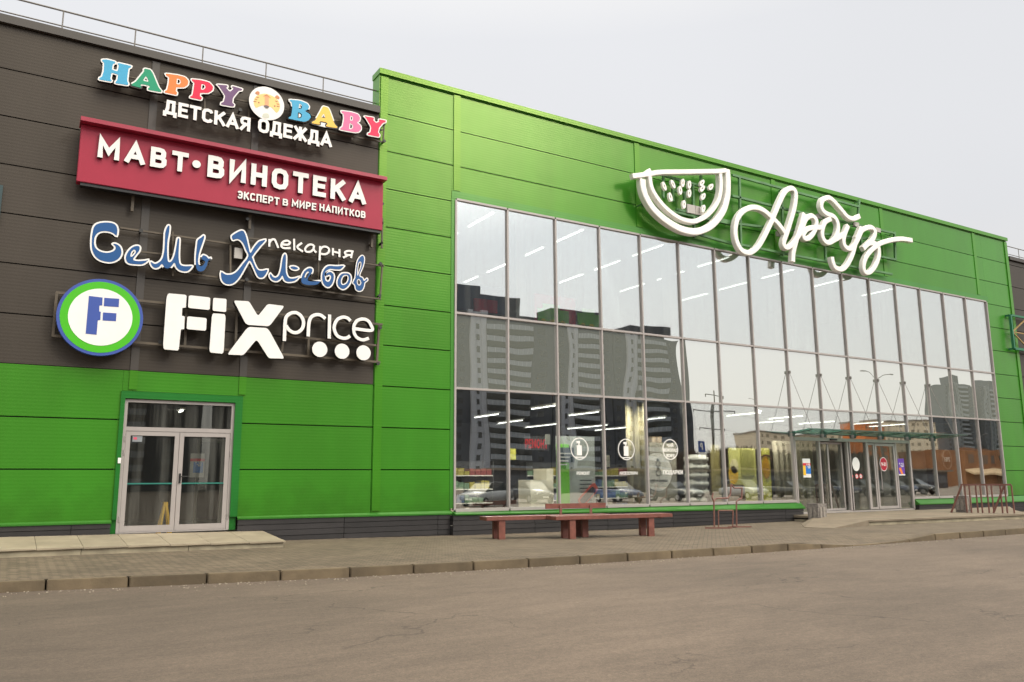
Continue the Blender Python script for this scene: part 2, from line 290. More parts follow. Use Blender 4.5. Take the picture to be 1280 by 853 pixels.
def tag(o, label=None, cat=None, group=None, kind=None):
    if label: o['label'] = label
    if cat: o['category'] = cat
    if group: o['group'] = group
    if kind: o['kind'] = kind
    return o
def thing(name, loc, label, cat, group=None, rz=0):
    o = bpy.data.objects.new(name, None); o.empty_display_size = .2; COL.objects.link(o); o.location = loc; o.rotation_euler.z = rz
    return tag(o, label, cat, group)
def copy_tree(o, parent=None):
    c = o.copy(); COL.objects.link(c); c.parent = parent
    for ch in list(o.children): copy_tree(ch, c)
    return c
def catmull(pts, closed, n=6):
    out = []; N = len(pts)
    rng = range(N if closed else N-1)
    for i in rng:
        P = [pts[(i+k) % N] if closed else pts[min(max(i+k, 0), N-1)] for k in (-1, 0, 1, 2)]
        for t in range(n):
            t /= n
            out.append(tuple(.5*((2*P[1][j])+(-P[0][j]+P[2][j])*t+(2*P[0][j]-5*P[1][j]+4*P[2][j]-P[3][j])*t*t+(-P[0][j]+3*P[1][j]-3*P[2][j]+P[3][j])*t**3) for j in (0, 1)))
    if not closed: out.append(tuple(pts[-1]))
    return out
def area(p): return sum(p[i][0]*p[(i+1) % len(p)][1]-p[(i+1) % len(p)][0]*p[i][1] for i in range(len(p)))/2
def offset_loop(p, d):
    """push a closed loop outwards (left-hand loops grow) by d"""
    sgn = 1 if area(p) > 0 else -1; out = []; n = len(p)
    q = [p[i] for i in range(n) if (Vector(p[i])-Vector(p[i-1])).length > 1e-5]; n = len(q)
    for i in range(n):
        a, b, c = Vector(q[i-1]), Vector(q[i]), Vector(q[(i+1) % n])
        d1 = (b-a).normalized(); d2 = (c-b).normalized()
        n1 = Vector((d1.y, -d1.x))*sgn; n2 = Vector((d2.y, -d2.x))*sgn; m_ = n1+n2
        if m_.length < .3: m_ = n1+n2*.01
        m_.normalize(); k = d/max(.55, m_.dot(n1)); out.append(tuple(b+m_*k))
    return out
def flat_mesh(loops, yf, depth):
    """loops [(x,z)] (first outer, others holes) -> extruded prism mesh with a filled front at y = yf"""
    cu = bpy.data.curves.new('tmp', 'CURVE'); cu.dimensions = '2D'; cu.fill_mode = 'BOTH'; cu.extrude = depth/2
    for lp in loops:
        s = cu.splines.new('POLY'); s.points.add(len(lp)-1); s.use_cyclic_u = True
        for i, p in enumerate(lp): s.points[i].co = (p[0], p[1], 0, 1)
    return curve_to_mesh(cu, yf, depth)
def curve_to_mesh(cu, yf, depth):
    o = bpy.data.objects.new('tmp', cu); COL.objects.link(o)
    dg = bpy.context.evaluated_depsgraph_get(); dg.update()
    me = bpy.data.meshes.new_from_object(o.evaluated_get(dg)); bpy.data.objects.remove(o); bpy.data.curves.remove(cu)
    for v in me.vertices: x, y, z = v.co; v.co = (x, yf+depth/2-z, y)
    return me
def link_mesh(me, name, m, parent=None):
    org = parent_loc(parent) if parent is not None else Vector((0, 0, 0))
    if org.length: me.transform(Matrix.Translation(-org))
    me.name = name; me.materials.clear(); me.materials.append(m)
    o = bpy.data.objects.new(name, me); COL.objects.link(o); o.parent = parent; return o
def text_meshes(s, x0, x1, z0, z1, yf, depth, bold=0.0, split=True):
    """block lettering fitted to the box x0..x1, z0..z1; returns one mesh per letter, left to right"""
    cu = bpy.data.curves.new('tmp', 'FONT'); cu.body = s; cu.size = 1; cu.extrude = .01; cu.offset = bold; cu.space_character = 1.06
    me = curve_to_mesh(cu, 0, .02)
    xs = [v.co.x for v in me.vertices]; zs = [v.co.z for v in me.vertices]; a, b, c, d = min(xs), max(xs), min(zs), max(zs)
    for v in me.vertices:
        v.co = (x0+(v.co.x-a)/(b-a)*(x1-x0), yf+(v.co.y)/.02*depth, z0+(v.co.z-c)/(d-c)*(z1-z0))
    if not split: return [me]
    bm = bmesh.new(); bm.from_mesh(me); bpy.data.meshes.remove(me)
    bmesh.ops.remove_doubles(bm, verts=bm.verts, dist=1e-5)
    left = set(bm.faces); groups = []
    while left:
        st = [left.pop()]; g = [st[0]]
        while st:
            fc = st.pop()
            for ed in fc.edges:
                for o in ed.link_faces:
                    if o in left: left.remove(o); st.append(o); g.append(o)
        groups.append(g)
    ms = []
    for g in groups:
        vs = {}; V = []; F = []
        for fc in g:
            idx = []
            for v in fc.verts:
                if v not in vs: vs[v] = len(V); V.append(tuple(v.co))
                idx.append(vs[v])
            F.append(idx)
        m_ = bpy.data.meshes.new('letter'); m_.from_pydata(V, [], F); ms.append((min(v[0] for v in V), m_))
    bm.free(); ms.sort(key=lambda t: t[0]); return [m_ for _, m_ in ms]
def decal(parent, name, m, loops, yf, th=.004): return link_mesh(flat_mesh(loops, yf, th), name, m, parent)
def circ(cx, cz, r, rz=None, n=48):
    rz = rz or r; return [(cx+r*math.cos(2*math.pi*i/n), cz+rz*math.sin(2*math.pi*i/n)) for i in range(n)]
def rect(x0, z0, x1, z1): return [(x0, z0), (x1, z0), (x1, z1), (x0, z1)]

# ================================================================== THE GROUND
def yk(x):
    T = ((-60, 14.9), (-6, 14.9), (0, 14.62), (1.5, 14.25), (2.9, 13.92), (5, 13.5), (7.4, 13.2), (10.2, 12.97), (13, 12.83), (15.6, 12.75), (20.2, 12.72), (120, 12.7))
    for a, b in zip(T, T[1:]):
        if a[0] <= x <= b[0]: return a[1]+(b[1]-a[1])*(x-a[0])/(b[0]-a[0])
    return 13
def kh(x):        # kerb height: dropped in front of the entrance
    if x < 15.4 or x > 20.4: return .15
    if x < 16.9: return .15-.135*(x-15.4)/1.5
    if x > 18.9: return .015+.135*(x-18.9)/1.5
    return .015
def lerp_t(T, x):
    if x <= T[0][0]: return T[0][1]
    for a, b in zip(T, T[1:]):
        if x <= b[0]: return a[1]+(b[1]-a[1])*(x-a[0])/(b[0]-a[0])
    return T[-1][1]
def wallz(x): return lerp_t(((0, .30), (5, .22), (7.5, .195), (11, .145), (17, .105), (24, .125), (31, .10), (60, .08)), x)
def pavez(x, y):
    y0 = yk(x); t = min(1, max(0, (y-y0)/(20-y0))); k = min(1, max(0, (y-y0-.15)/1.6))
    base = .15+(wallz(x)-.15)*t
    return kh(x)*(1-k)+base*k if kh(x) < .15 else base
g = MB(); g.box(-1500, -1500, -.6, 1500, 1500, -.03)
tag(g.build('ground', mat('distant_ground', (.12, .11, .09), .9, var=.3, vscale=.02)), kind='structure')
g = MB(); b0 = 0
g.v += [(-160, -120, 0), (260, -120, 0), (260, 13.4, 0), (-160, 15.4, 0), (-160, -120, -.02), (260, -120, -.02), (260, 13.4, -.02), (-160, 15.4, -.02)]
g.f += [(0, 1, 2, 3), (7, 6, 5, 4), (0, 4, 5, 1), (1, 5, 6, 2), (2, 6, 7, 3), (3, 7, 4, 0)]
tag(g.build('road', M_asph), kind='structure')
g = MB(); xs = [-60+i*.5 for i in range(321)]; ys = [0, .08, .16, .25, .4, .6, .8, 1.0]
for x in xs:
    for t in ys:
        y = yk(x)+.14+(20.3-yk(x)-.14)*t; g.v.append((x, y, pavez(x, y)+(.0)))
for i in range(len(xs)-1):
    for j in range(len(ys)-1):
        a = i*len(ys)+j; g.f.append((a, a+len(ys), a+len(ys)+1, a+1))
tag(g.build('pavement', M_pave, smooth=True), kind='structure')
g = MB(); x = -58.0+.04
while x < 100:
    x1 = x+1.085; xm = x+.006
    A = [(xm, yk(xm), kh(xm)), (x1, yk(x1), kh(x1)), (x1, yk(x1)+.15, kh(x1)+.004), (xm, yk(xm)+.15, kh(xm)+.004)]
    j = random.uniform(-.006, .006)
    A = [(p[0], p[1]+j, p[2]+random.uniform(0, .004)) for p in A]
    if A[0][2] > .02 or True: g.slab(A, -.05)
    x += 1.105
tag(g.build('kerb', M_kerb, bevel=.012), kind='structure')
g = MB()
for i in range(330):
    x = -58+i*.5; g.v += [(x, yk(x)+.02, -.01), (x, yk(x)+.14, kh(x)-.03)] if False else []
# grit and sand swept along the kerb
random.seed(3); g = MB()
for i in range(900):
    x = random.uniform(-4, 34); y = yk(x)-abs(random.gauss(0, .28))-.02; r = random.uniform(.004, .013)
    g.box(x-r, y-r, 0, x+r*random.uniform(.5, 1.4), y+r, r*.9)
tag(g.build('grit', mat('kerbside_grit', (.30, .26, .20), .9, var=.4, vscale=30)), kind='stuff')

# ---- the left stoop and the entrance platform
st = thing('door_stoop', (5.2, 18.05, .2), 'long pale slab stoop with one riser in front of the left glass door', 'step')
T = MB(); x0 = -30; nx = 24; xe = 5.22
def stz(x, y): return lerp_t(((-6, .44), (0, .40), (5.2, .335)), x)+(.125)*(y-18.02)/1.98
seg = [xe-i*.78 for i in range(0, 46)]
for a, b in zip(seg[1:], seg):
    T.slab([(a+.004, 17.99, stz(a, 17.99)), (b-.004, 17.99, stz(b, 17.99)), (b-.004, 19.94, stz(b, 19.94)), (a+.004, 19.94, stz(a, 19.94))], stz(a, 18)-.035)
T.build('slab_top', M_stoop, st)
T = MB(); seg = [xe-.03-i*1.95 for i in range(0, 19)]
for a, b in zip(seg[1:], seg):
    T.slab([(a+.006, 18.05, stz(a, 18.05)-.04), (b-.006, 18.05, stz(b, 18.05)-.04), (b-.006, 19.9, stz(b, 19.9)-.05), (a+.006, 19.9, stz(a, 19.9)-.05)], .0)
T.build('riser', M_stoopf, st)
pl = thing('entrance_platform', (27.5, 18, .1), 'low wide concrete platform with a sloping left side at the main entrance', 'platform')
pz = .335
T = MB(); T.slab([(23.64, 19.95, .2), (23.64, 19.0, .2), (22.96, 16.40, .235), (31.07, 15.80, .245), (33.5, 17.5, .265), (37.3, 19.7, .27), (37.3, 19.95, .27)], 0.0); T.build('riser', M_stoopf, pl)
T = MB(); T.slab([(23.6, 19.96, pz), (23.6, 19.0, pz-.02), (22.9, 16.35, .3), (31.1, 15.75, .31), (33.6, 17.5, .33), (37.4, 19.7, .34), (37.4, 19.96, .34)], .25)
T.build('platform_top', M_plat, pl)
T = MB(); T.slab([(22.88, 16.33, .28), (22.88, 16.37, .28), (21.2, 17.0, .15), (21.15, 16.2, .145)], 0.0)
T.v = []; T.f = []
T.v = [(22.92, 16.36, .299), (23.59, 18.9, .316), (22.2, 18.35, .135), (20.6, 16.9, .145), (20.9, 16.1, .143), (22.92, 16.36, .05), (23.59, 18.9, .05), (22.2, 18.35, .05), (20.6, 16.9, .05), (20.9, 16.1, .05)]
T.f = [(0, 1, 2, 3, 4), (9, 8, 7, 6, 5), (0, 5, 6, 1), (1, 6, 7, 2), (2, 7, 8, 3), (3, 8, 9, 4), (4, 9, 5, 0)]
T.build('side_ramp', mat('ramp_concrete', (.18, .146, .105), .85, var=.15, bump=.3), pl)

# ================================================================== THE BUILDING
B = thing('shopping_centre', (20, 20, 0), 'large bright green and grey-brown panelled shopping building with a glass front', 'building')
ROW = [.80+1.09*k for k in range(0, 12)]
def panels(x0, x1, z0, z1, covers, mb, y=20.0, gap=.028, depth=.05):
    xs = [x0]+[c for c in covers if x0 < c < x1]+[x1]
    zs = [z0]+[r for r in ROW if z0+.06 < r < z1-.06]+[z1]
    for a, b in zip(xs, xs[1:]):
        for c, d in zip(zs, zs[1:]):
            mb.box(a+.002, y, c+(gap/2 if c != z0 else 0), b-.002, y+depth, d-(gap/2 if d != z1 else 0))
covL = [-24.6+2.4*i*1 for i in range(0, 14)]
covL = [-24.6, -17.9, -11.2, -4.5, 2.2, 4.6]
mb = MB(); panels(-30, 7.93, 4.10, 11.62, covL, mb); mb.build('grey_wall', M_dark, B)
mb = MB(); panels(-30, 1.99, .80, 4.085, covL, mb); panels(4.625, 7.93, .80, 4.085, [], mb); panels(1.99, 4.625, 3.63, 4.085, covL, mb); mb.build('green_wall', M_green, B)
mb = MB(); mb.box(-30, 20.051, .2, 1.9, 20.12, 11.7); mb.box(4.75, 20.051, .2, 10.2, 20.12, 11.7); mb.box(1.9, 20.051, 3.6, 4.75, 20.12, 11.7)
mb.build('backing_wall', M_gap, B)
# vertical joint covers
M_lime = panel_mat('lime_joint_cover', (.032, .190, .012), .30, .8, (.85, 1.0, .30))
def cover(*a, m_=M_lime): q_ = MB(); q_.box(*a); q_.build('joint_cover', m_, B)
for c in covL: cover(c-.085, 19.975, 4.1, c+.085, 19.999, 11.6, m_=M_dtrim)
for c in covL: cover(c-.085, 19.975, .85 if c < 1.9 else 3.66, c+.085, 19.999, 4.09)
cover(7.96, 19.97, .85, 8.18, 19.999, 12.78)
for c in (10.36, 17.18, 23.85, 30.44, 37.35): cover(c-.11, 19.975, 9.86, c+.11, 19.999, 12.8)
cover(39.98, 19.96, .85, 40.2, 19.999, 12.78)
# green block walls
mb = MB()
panels(7.94, 10.2, .80, 12.86, [], mb); panels(10.2, 37.95, 9.85, 12.86, [17.18, 23.85, 30.44, 37.35], mb); panels(37.95, 40.2, .80, 12.86, [], mb)
mb.build('green_wall', M_green, B)
mb = MB(); mb.box(7.95, 20.051, .2, 10.25, 20.35, 12.85); mb.box(10.25, 20.051, 9.75, 37.9, 20.35, 12.85); mb.box(37.9, 20.051, .2, 40.19, 20.35, 12.85)
mb.box(39.95, 20.351, .2, 40.19, 50, 11.4); mb.box(7.951, 20.351, .2, 8.19, 50, 11.4)
mb.build('backing_wall', M_ggap, B)
mb = MB(); mb.box(7.90, 19.93, 12.84, 40.26, 20.5, 13.0);
mb.box(7.925, 20.0, 11.8, 7.9505, 20.5, 12.84); mb.box(40.2, 20.02, 11.6, 40.235, 20.5, 12.84)
mb.build('parapet_cap', panel_mat('lime_cap', (.038, .195, .013), .30, .8, (.85, 1.0, .30)), B)
mb = MB(); mb.box(-30, 19.90, 11.64, 7.92, 20.5, 11.83); mb.build('parapet_cap', M_dtrim, B)
mb = MB(); mb.box(-30, 20.5, 11.0, 7.9, 50, 11.7); mb.box(8.2, 20.36, 10.6, 39.95, 50, 11.4); mb.box(40.27, 20.5, 11.0, 75, 50, 11.9)
mb.build('roof', mat('roof_membrane', (.2, .2, .2), .9), B)
# flashing round the big window
mb = MB(); mb.box(10.2, 19.985, 9.62, 38.05, 20.09, 9.845); mb.box(10.19, 19.985, .86, 10.33, 20.09, 9.615); mb.box(37.86, 19.985, .72, 37.97, 20.09, 9.615)
mb.build('window_flashing', M_gtrim, B)
# drip skirts above the plinth
mb = MB()
def skirt(x0, x1, zf0, zf1, yf, zb=.80):
    b = len(mb.v); mb.v += [(x0, 20.0, zb+.0), (x1, 20.0, zb), (x1, yf, zf1+.035), (x0, yf, zf0+.035), (x0, 20.0, zf0-.02), (x1, 20.0, zf1-.02), (x1, yf, zf1), (x0, yf, zf0)]
    mb.f += [tuple(b+i for i in t) for t in ((0, 3, 2, 1), (3, 7, 6, 2), (7, 4, 5, 6), (0, 4, 7, 3), (1, 2, 6, 5), (0, 1, 5, 4))]
for a_ in ((-30, 1.965, .76, .73, 19.93), (4.625, 10.25, .735, .70, 19.93), (10.25, 24.2, .685, .545, 19.76, .775), (30.98, 40.2, .545, .50, 19.76, .775)):
    mb = MB(); skirt(*a_); mb.build('drip_skirt', M_gtrim, B)
# charcoal plinth of stacked boards
mb = MB()
def plinth(x0, x1, yf, zt0, zt1, zb):
    n = 5
    step = 2.6; x = x0
    while x < x1-.01:
        xe_ = min(x1, x+step)
        for k in range(n):
            t0 = k/n; t1 = (k+1)/n; zt = zt0+(zt1-zt0)*((x+xe_)/2-x0)/(x1-x0)
            a = zb+(zt-zb)*t0; b = zb+(zt-zb)*t1
            mb.box(x+.006, yf+(.012 if k % 2 else 0), a+.004, xe_-.006, 19.995, b-.006)
        x = xe_
plinth(-30, 1.96, 19.96, .77, .75, .1); mb.build('plinth', M_plinth, B); mb = MB()
plinth(4.63, 10.2, 19.955, .745, .71, .05); mb.build('plinth', M_plinth, B); mb = MB(); plinth(10.2, 24.15, 19.80, .695, .555, .0); mb.build('plinth', M_plinth, B); mb = MB(); plinth(31.0, 40.2, 19.80, .555, .51, .0); mb.build('plinth', M_plinth, B); mb = MB(); plinth(40.25, 75, 19.96, .6, .6, 0)
mb.build('plinth', M_plinth, B)
# right grey wing beyond the green block
mb = MB(); panels(40.26, 75, .6, 11.9, [42.6+2.4*i for i in range(14)], mb, y=20.02); mb.build('grey_wall', M_dark, B)
mb = MB(); mb.box(40.27, 19.92, 11.93, 75, 20.5, 12.1); mb.build('parapet_cap', M_dtrim, B)
mb = MB(); mb.box(40.25, 20.08, 0, 75, 20.3, 11.92); mb.build('backing_wall', M_gap, B)
# roof railings
def roof_rail(x0, x1, zb, zt, posts):
    rl = thing('roof_railing', (x0, 20.25, zb), 'thin grey railing on the roof edge of the '+('left wing above the signs' if x0 < 0 else 'far right wing'), 'railing')
    m = MB(); m.tube((x0, 20.25, zt), (x1, 20.25, zt), .022, n=8); m.build('top_bar', M_rail, rl)
    m = MB(); m.tube((x0, 20.25, zb+(zt-zb)*.38), (x1, 20.25, zb+(zt-zb)*.38), .017, n=8); m.build('lower_bar', M_rail, rl)
    for p in posts: m = MB(); m.tube((p, 20.25, zb), (p, 20.25, zt), .016, n=8); m.build('post', M_rail, rl)
roof_rail(-20, 7.92, 11.83, 12.44, [.18-1.55*i for i in range(1, 13)]+[.18, 1.72, 3.28, 4.86, 6.4])
roof_rail(40.3, 70, 12.1, 12.75, [41.8+1.6*i for i in range(17)])

# interior shell
mb = MB()
mb.box(8.0, 46, .1, 40, 46.2, 10.6); mb.box(8.2, 20.36, .1, 8.4, 46, 10.6); mb.box(39.7, 20.36, .1, 39.9, 46, 10.6)
mb.box(8.4, 20.36, 10.45, 39.7, 46, 10.58)
mb.build('interior_wall', M_int, B)
mb = MB(); mb.box(8.4, 20.13, 4.36, 39.7, 46, 6.0); mb.build('upper_floor_slab', M_int, B)
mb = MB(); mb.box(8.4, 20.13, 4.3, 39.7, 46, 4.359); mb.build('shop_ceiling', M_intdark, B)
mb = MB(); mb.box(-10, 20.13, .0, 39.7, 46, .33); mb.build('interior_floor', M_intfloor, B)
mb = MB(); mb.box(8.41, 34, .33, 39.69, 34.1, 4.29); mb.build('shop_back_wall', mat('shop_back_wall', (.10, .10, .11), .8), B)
for x in (14.1, 20.9, 27.6, 34.3):
    for y in (22.5, 29):
        m = MB(); m.box(x-.2, y, 6.0, x+.2, y+.4, 10.45); m.build('column', M_int, B)

# ------------------------------------------------------------------ the curtain wall
MX = [10.33, 12.06, 13.79, 15.49, 17.18, 18.87, 20.56, 22.28, 24.03, 25.76, 27.5, 29.22, 30.97, 32.68, 34.4, 36.12, 37.86]
ZT, Z1, Z2, Z3 = 9.60, 6.26, 4.13, .77
cw = bpy.data.objects.new('glass_curtain_wall', None); COL.objects.link(cw); cw.parent = B; cw.location = (0, 0, 0); cw.location = Vector((10.33, 20, .77))-Vector(B.location)
ENT = (8, 12)       # panes 8..11 stop at the entrance header
mb = MB()
for i, x in enumerate(MX):
    zb = Z3 if not (8 < i < 12) else 3.05
    if i in (8, 12): zb = .36
    wd = .05 if 0 < i < 16 else .06
    mb.box(x-wd/2, 19.955, zb+(.04 if i not in (8, 12) else 0), x+wd/2, 20.06, ZT-.03)
for a, b in zip(MX, MX[1:]):
    i = MX.index(a)
    for z, h in ((ZT-.03, .06), (Z1-.03, .06), (Z2-.03, .06)): mb.box(a+.026, 19.965, z, b-.026, 20.06, z+h)
    if not 8 <= i < 12: mb.box(a+.026, 19.945, Z3-.01, b-.026, 20.06, Z3+.075)
mb.build('mullion_frame', M_frame, cw)
mb = MB()
for i in range(16):
    a, b = MX[i]+.024, MX[i+1]-.024
    for (z0, z1, G) in ((Z1+.03, ZT-.03, G_top), (Z2+.03, Z1-.03, G_mid), (3.08 if 8 <= i < 12 else Z3+.07, Z2-.03, G_low)):
        m = MB(); t = random.uniform(-.002, .002); t2 = random.uniform(-.002, .002)
        m.v = [(a, 20.02+t, z0), (b, 20.02-t, z0), (b, 20.02-t+t2, z1), (a, 20.02+t+t2, z1)]; m.v += [(x, y+.012, z) for x, y, z in m.v[:4]]
        m.f = [(0, 1, 2, 3), (7, 6, 5, 4), (0, 4, 5, 1), (1, 5, 6, 2), (2, 6, 7, 3), (3, 7, 4, 0)]
        m.build('pane', G, cw)
m = MB(); m.box(10.35, 20.07, 4.11, 37.85, 20.12, 6.28); m.build('spandrel_backing', M_gap, cw)

# ------------------------------------------------------------------ main entrance
en = bpy.data.objects.new('main_entrance', None); COL.objects.link(en); en.parent = B; en.location = Vector((27.5, 20, .34))-Vector(B.location)
zb = .345
m = MB(); m.box(24.06, 19.93, 2.96, 30.94, 20.06, 3.08); m.box(24.06, 19.95, zb, 27.05, 20.04, zb+.07); m.box(27.05, 19.95, zb, 30.94, 20.04, zb+.05)
for x, wd in ((24.09, .06), (25.42, .07), (27.02, .07), (27.16, .05), (28.17, .08), (30.0, .08), (30.9, .06)): m.box(x-wd/2, 19.94, zb+.07, x+wd/2, 20.05, 2.958)
m.build('entrance_frame', M_frame, en)
# fixed side panes
for a, b in ((24.12, 25.38), (27.19, 28.13), (30.04, 30.87)):
    m = MB(); m.box(a, 20.0, zb+.07, b, 20.012, 2.96); m.build('pane', G_door, en)
# sliding leaf and the open gap
def leaf(x0, x1, y, fr=.07, name='door_leaf', m_=M_frame):
    d = MB(); zt = 2.93; d.box(x0, y, zb+.08, x0+fr, y+.045, zt); d.box(x1-fr, y, zb+.08, x1, y+.045, zt); d.box(x0+fr, y, zb+.08, x1-fr, y+.045, zb+.08+fr); d.box(x0+fr, y, zt-fr, x1-fr, y+.045, zt)
    o = d.build(name, m_, en); g2 = MB(); g2.box(x0+fr-.001, y+.02, zb+.08+fr, x1-fr+.001, y+.03, zt-fr); g2.build('pane', G_door, o); return o
leaf(25.47, 26.05, 20.055); leaf(25.9, 26.92, 20.11)
d1 = leaf(28.22, 28.66, 19.96, .07); d2 = leaf(28.69, 29.95, 19.955, .1)
m = MB(); m.tube((28.83, 19.86, 1.15), (28.83, 19.86, 2.05), .016); m.tube((28.83, 19.86, 1.2), (28.83, 19.96, 1.2), .012); m.tube((28.83, 19.86, 2.0), (28.83, 19.96, 2.0), .012); m.build('handle', M_frame, d2)
m = MB(); m.box(26.0, 19.86, 2.99, 26.35, 19.928, 3.05); m.build('door_sensor', M_black, en)
# glass canopy on rods
cn = bpy.data.objects.new('glass_canopy', None); COL.objects.link(cn); cn.parent = B; cn.location = Vector((27.5, 19.6, 3.3))-Vector(B.location)
G_can = glass_mat('canopy_glass', .10, .001, tint=(.42, .66, .58))
for a, b in zip((23.8, 25.75, 27.5, 29.25, 31.0, 32.7), (25.74, 27.49, 29.24, 30.99, 32.69, 33.6)):
    m = MB(); m.v = [(a, 19.05, 3.34), (b-.01, 19.05, 3.34), (b-.01, 19.9, 3.24), (a, 19.9, 3.24)]; m.v += [(x, y, z-.02) for x, y, z in m.v[:4]]
    m.f = [(0, 1, 2, 3), (7, 6, 5, 4), (0, 4, 5, 1), (1, 5, 6, 2), (2, 6, 7, 3), (3, 7, 4, 0)]
    m.build('canopy_pane', G_can, cn)
m = MB()
for x in (24.03, 25.76, 27.5, 29.22, 30.97, 32.68): m.bar((x, 19.93, 3.19), (x, 19.1, 3.29), .028, .04); m.box(x-.04, 19.9, 3.1, x+.04, 19.955, 3.3)
m.bar((23.8, 19.05, 3.312), (33.6, 19.05, 3.312), .02, .02); m.build('canopy_arms', mat('dark_green_steel', (.07, .11, .10), .5), cn)
for x in (24.03, 25.76, 27.5, 29.22, 30.97, 32.68):
    m = MB(); m.tube((x, 19.94, 5.43), (x, 19.12, 3.345), .009, n=6); m.box(x-.035, 19.9, 5.38, x+.035, 19.953, 5.48); m.build('tie_rod', M_rail, cn)

# ------------------------------------------------------------------ left glass door
ld = bpy.data.objects.new('glass_double_door', None); COL.objects.link(ld); ld.parent = B; ld.location = Vector((3.25, 20, .52))-Vector(B.location)
m = MB(); m.box(1.97, 19.955, .80, 2.06, 20.02, 3.62); m.box(4.45, 19.955, .80, 4.62, 20.02, 3.62); m.box(2.06, 19.955, 3.46, 4.45, 20.02, 3.62)
m.box(1.93, 20.03, .5, 2.06, 20.3, 3.46); m.box(4.455, 20.03, .5, 4.6, 20.3, 3.46); m.box(2.06, 20.03, 3.461, 4.455, 20.3, 3.6)
m.build('door_flashing', panel_mat('deep_green_flashing', (.012, .13, .020), .35, .5, (.6, 1.0, .5)), ld)
m = MB(); m.box(2.065, 20.02, .50, 2.13, 20.09, 3.45); m.box(4.385, 20.02, .50, 4.45, 20.09, 3.45); m.box(2.13, 20.02, 3.38, 4.385, 20.09, 3.45); m.box(2.13, 20.02, 2.74, 4.385, 20.09, 2.83)
m.box(2.13, 20.02, .50, 4.385, 20.09, .53); m.build('door_frame', M_frame, ld)
m = MB(); m.box(2.13, 20.05, 2.83, 4.385, 20.062, 3.38); m.build('transom_pane', G_door, ld)
for a, b, h in ((2.135, 3.255, 0), (3.265, 4.38, 1)):
    d = MB(); fr = .095; d.box(a, 20.03, .535, a+fr, 20.08, 2.735); d.box(b-fr, 20.03, .535, b, 20.08, 2.735); d.box(a+fr, 20.03, .535, b-fr, 20.08, .66); d.box(a+fr, 20.03, 2.64, b-fr, 20.08, 2.735)
    lf = d.build('door_leaf', M_frame, ld)
    g2 = MB(); g2.box(a+fr, 20.05, .66, b-fr, 20.06, 2.64); g2.build('pane', G_door, lf)
    g2 = MB(); g2.box(a+fr, 20.03, 1.56, b-fr, 20.045, 1.59); g2.build('push_bar', mat('teal_bar', (.02, .16, .13), .4), lf)
    if h:
        g2 = MB(); g2.box(a+.03, 20.0, 1.58, a+.07, 20.03, 1.80); g2.tube((a+.05, 19.98, 1.73), (a+.24, 19.98, 1.73), .012); g2.tube((a+.05, 19.98, 1.73), (a+.05, 20.01, 1.73), .012); g2.build('handle', M_black, lf)
    else:
        g2 = MB(); g2.box(a+.14, 20.046, 2.5, a+.34, 20.049, 2.63); g2.build('sticker', mat('dark_sticker', (.22, .24, .26), .5), lf)
        g2 = MB(); g2.box(a+.16, 20.043, 2.55, a+.23, 20.046, 2.6); g2.build('sticker_mark', mat('pink_mark', (.6, .08, .14), .5), lf)
    for z in (.75, 2.2, 2.5):
        hx = a-.02 if not h else b+.02; g2 = MB(); g2.tube((hx, 20.015, z), (hx, 20.015, z+.12), .016); g2.build('hinge', M_frame, lf)
m = MB(); m.box(2.0, 19.93, 2.02, 2.06, 19.954, 2.14); m.build('call_button', M_white, ld)
# vestibule behind it
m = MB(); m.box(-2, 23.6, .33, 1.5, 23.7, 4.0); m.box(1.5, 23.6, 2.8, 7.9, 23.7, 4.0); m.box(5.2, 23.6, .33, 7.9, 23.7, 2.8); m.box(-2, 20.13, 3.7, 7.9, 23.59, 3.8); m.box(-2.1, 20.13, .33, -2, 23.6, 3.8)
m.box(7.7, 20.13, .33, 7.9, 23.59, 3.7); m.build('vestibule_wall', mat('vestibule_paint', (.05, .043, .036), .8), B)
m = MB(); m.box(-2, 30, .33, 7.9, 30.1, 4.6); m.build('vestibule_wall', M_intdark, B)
ivd = MB(); 
for a, b in ((4.3, 5.0), (5.02, 5.15)):
    ivd.box(a, 23.5, .35, a+.06, 23.58, 2.78); ivd.box(b-.06, 23.5, .35, b, 23.58, 2.78)
ivd.box(4.36, 23.5, .35, 4.94, 23.58, .45); ivd.box(4.36, 23.5, 2.7, 4.94, 23.58, 2.78)
ivd.build('inner_door_frame', mat('inner_frame_grey', (.35, .33, .31), .5), B)

# side window sliver at the far left of the grey wing
_a = fac(4, 232, 19.96); _b = fac(2, 282, 19.96)
m = MB(); m.box(-2.3, 19.95, _b[1], _a[0], 19.999, _a[1]); m.build('wing_window', mat('teal_window_panel', (.02, .045, .05), .4), B)

# ================================================================== SIGNS
def frame_bars(lines, y, parent, m_, wd=.05, name='mounting_frame', wall=True):
    m = MB()
    for k, (p, q) in enumerate(lines):
        a = fac(*p, y); b = fac(*q, y); yy = y+.0006*(k % 7); m.bar((a[0], yy, a[1]), (b[0], yy, b[1]), wd, wd)
    return m.build(name, m_, parent)
def studs(pts, y, parent, m_):
    for p in pts:
        m = MB(); a = fac(*p, y); m.bar((a[0], y, a[1]), (a[0], 19.99, a[1]), .035, .035); m.tube((a[0], y-.045, a[1]), (a[0], y-.02, a[1]), .045, n=10)
        m.build('wall_anchor', m_, parent)
def to_fac(pts, zf, y): return [fac(*zf(p), y) for p in pts]

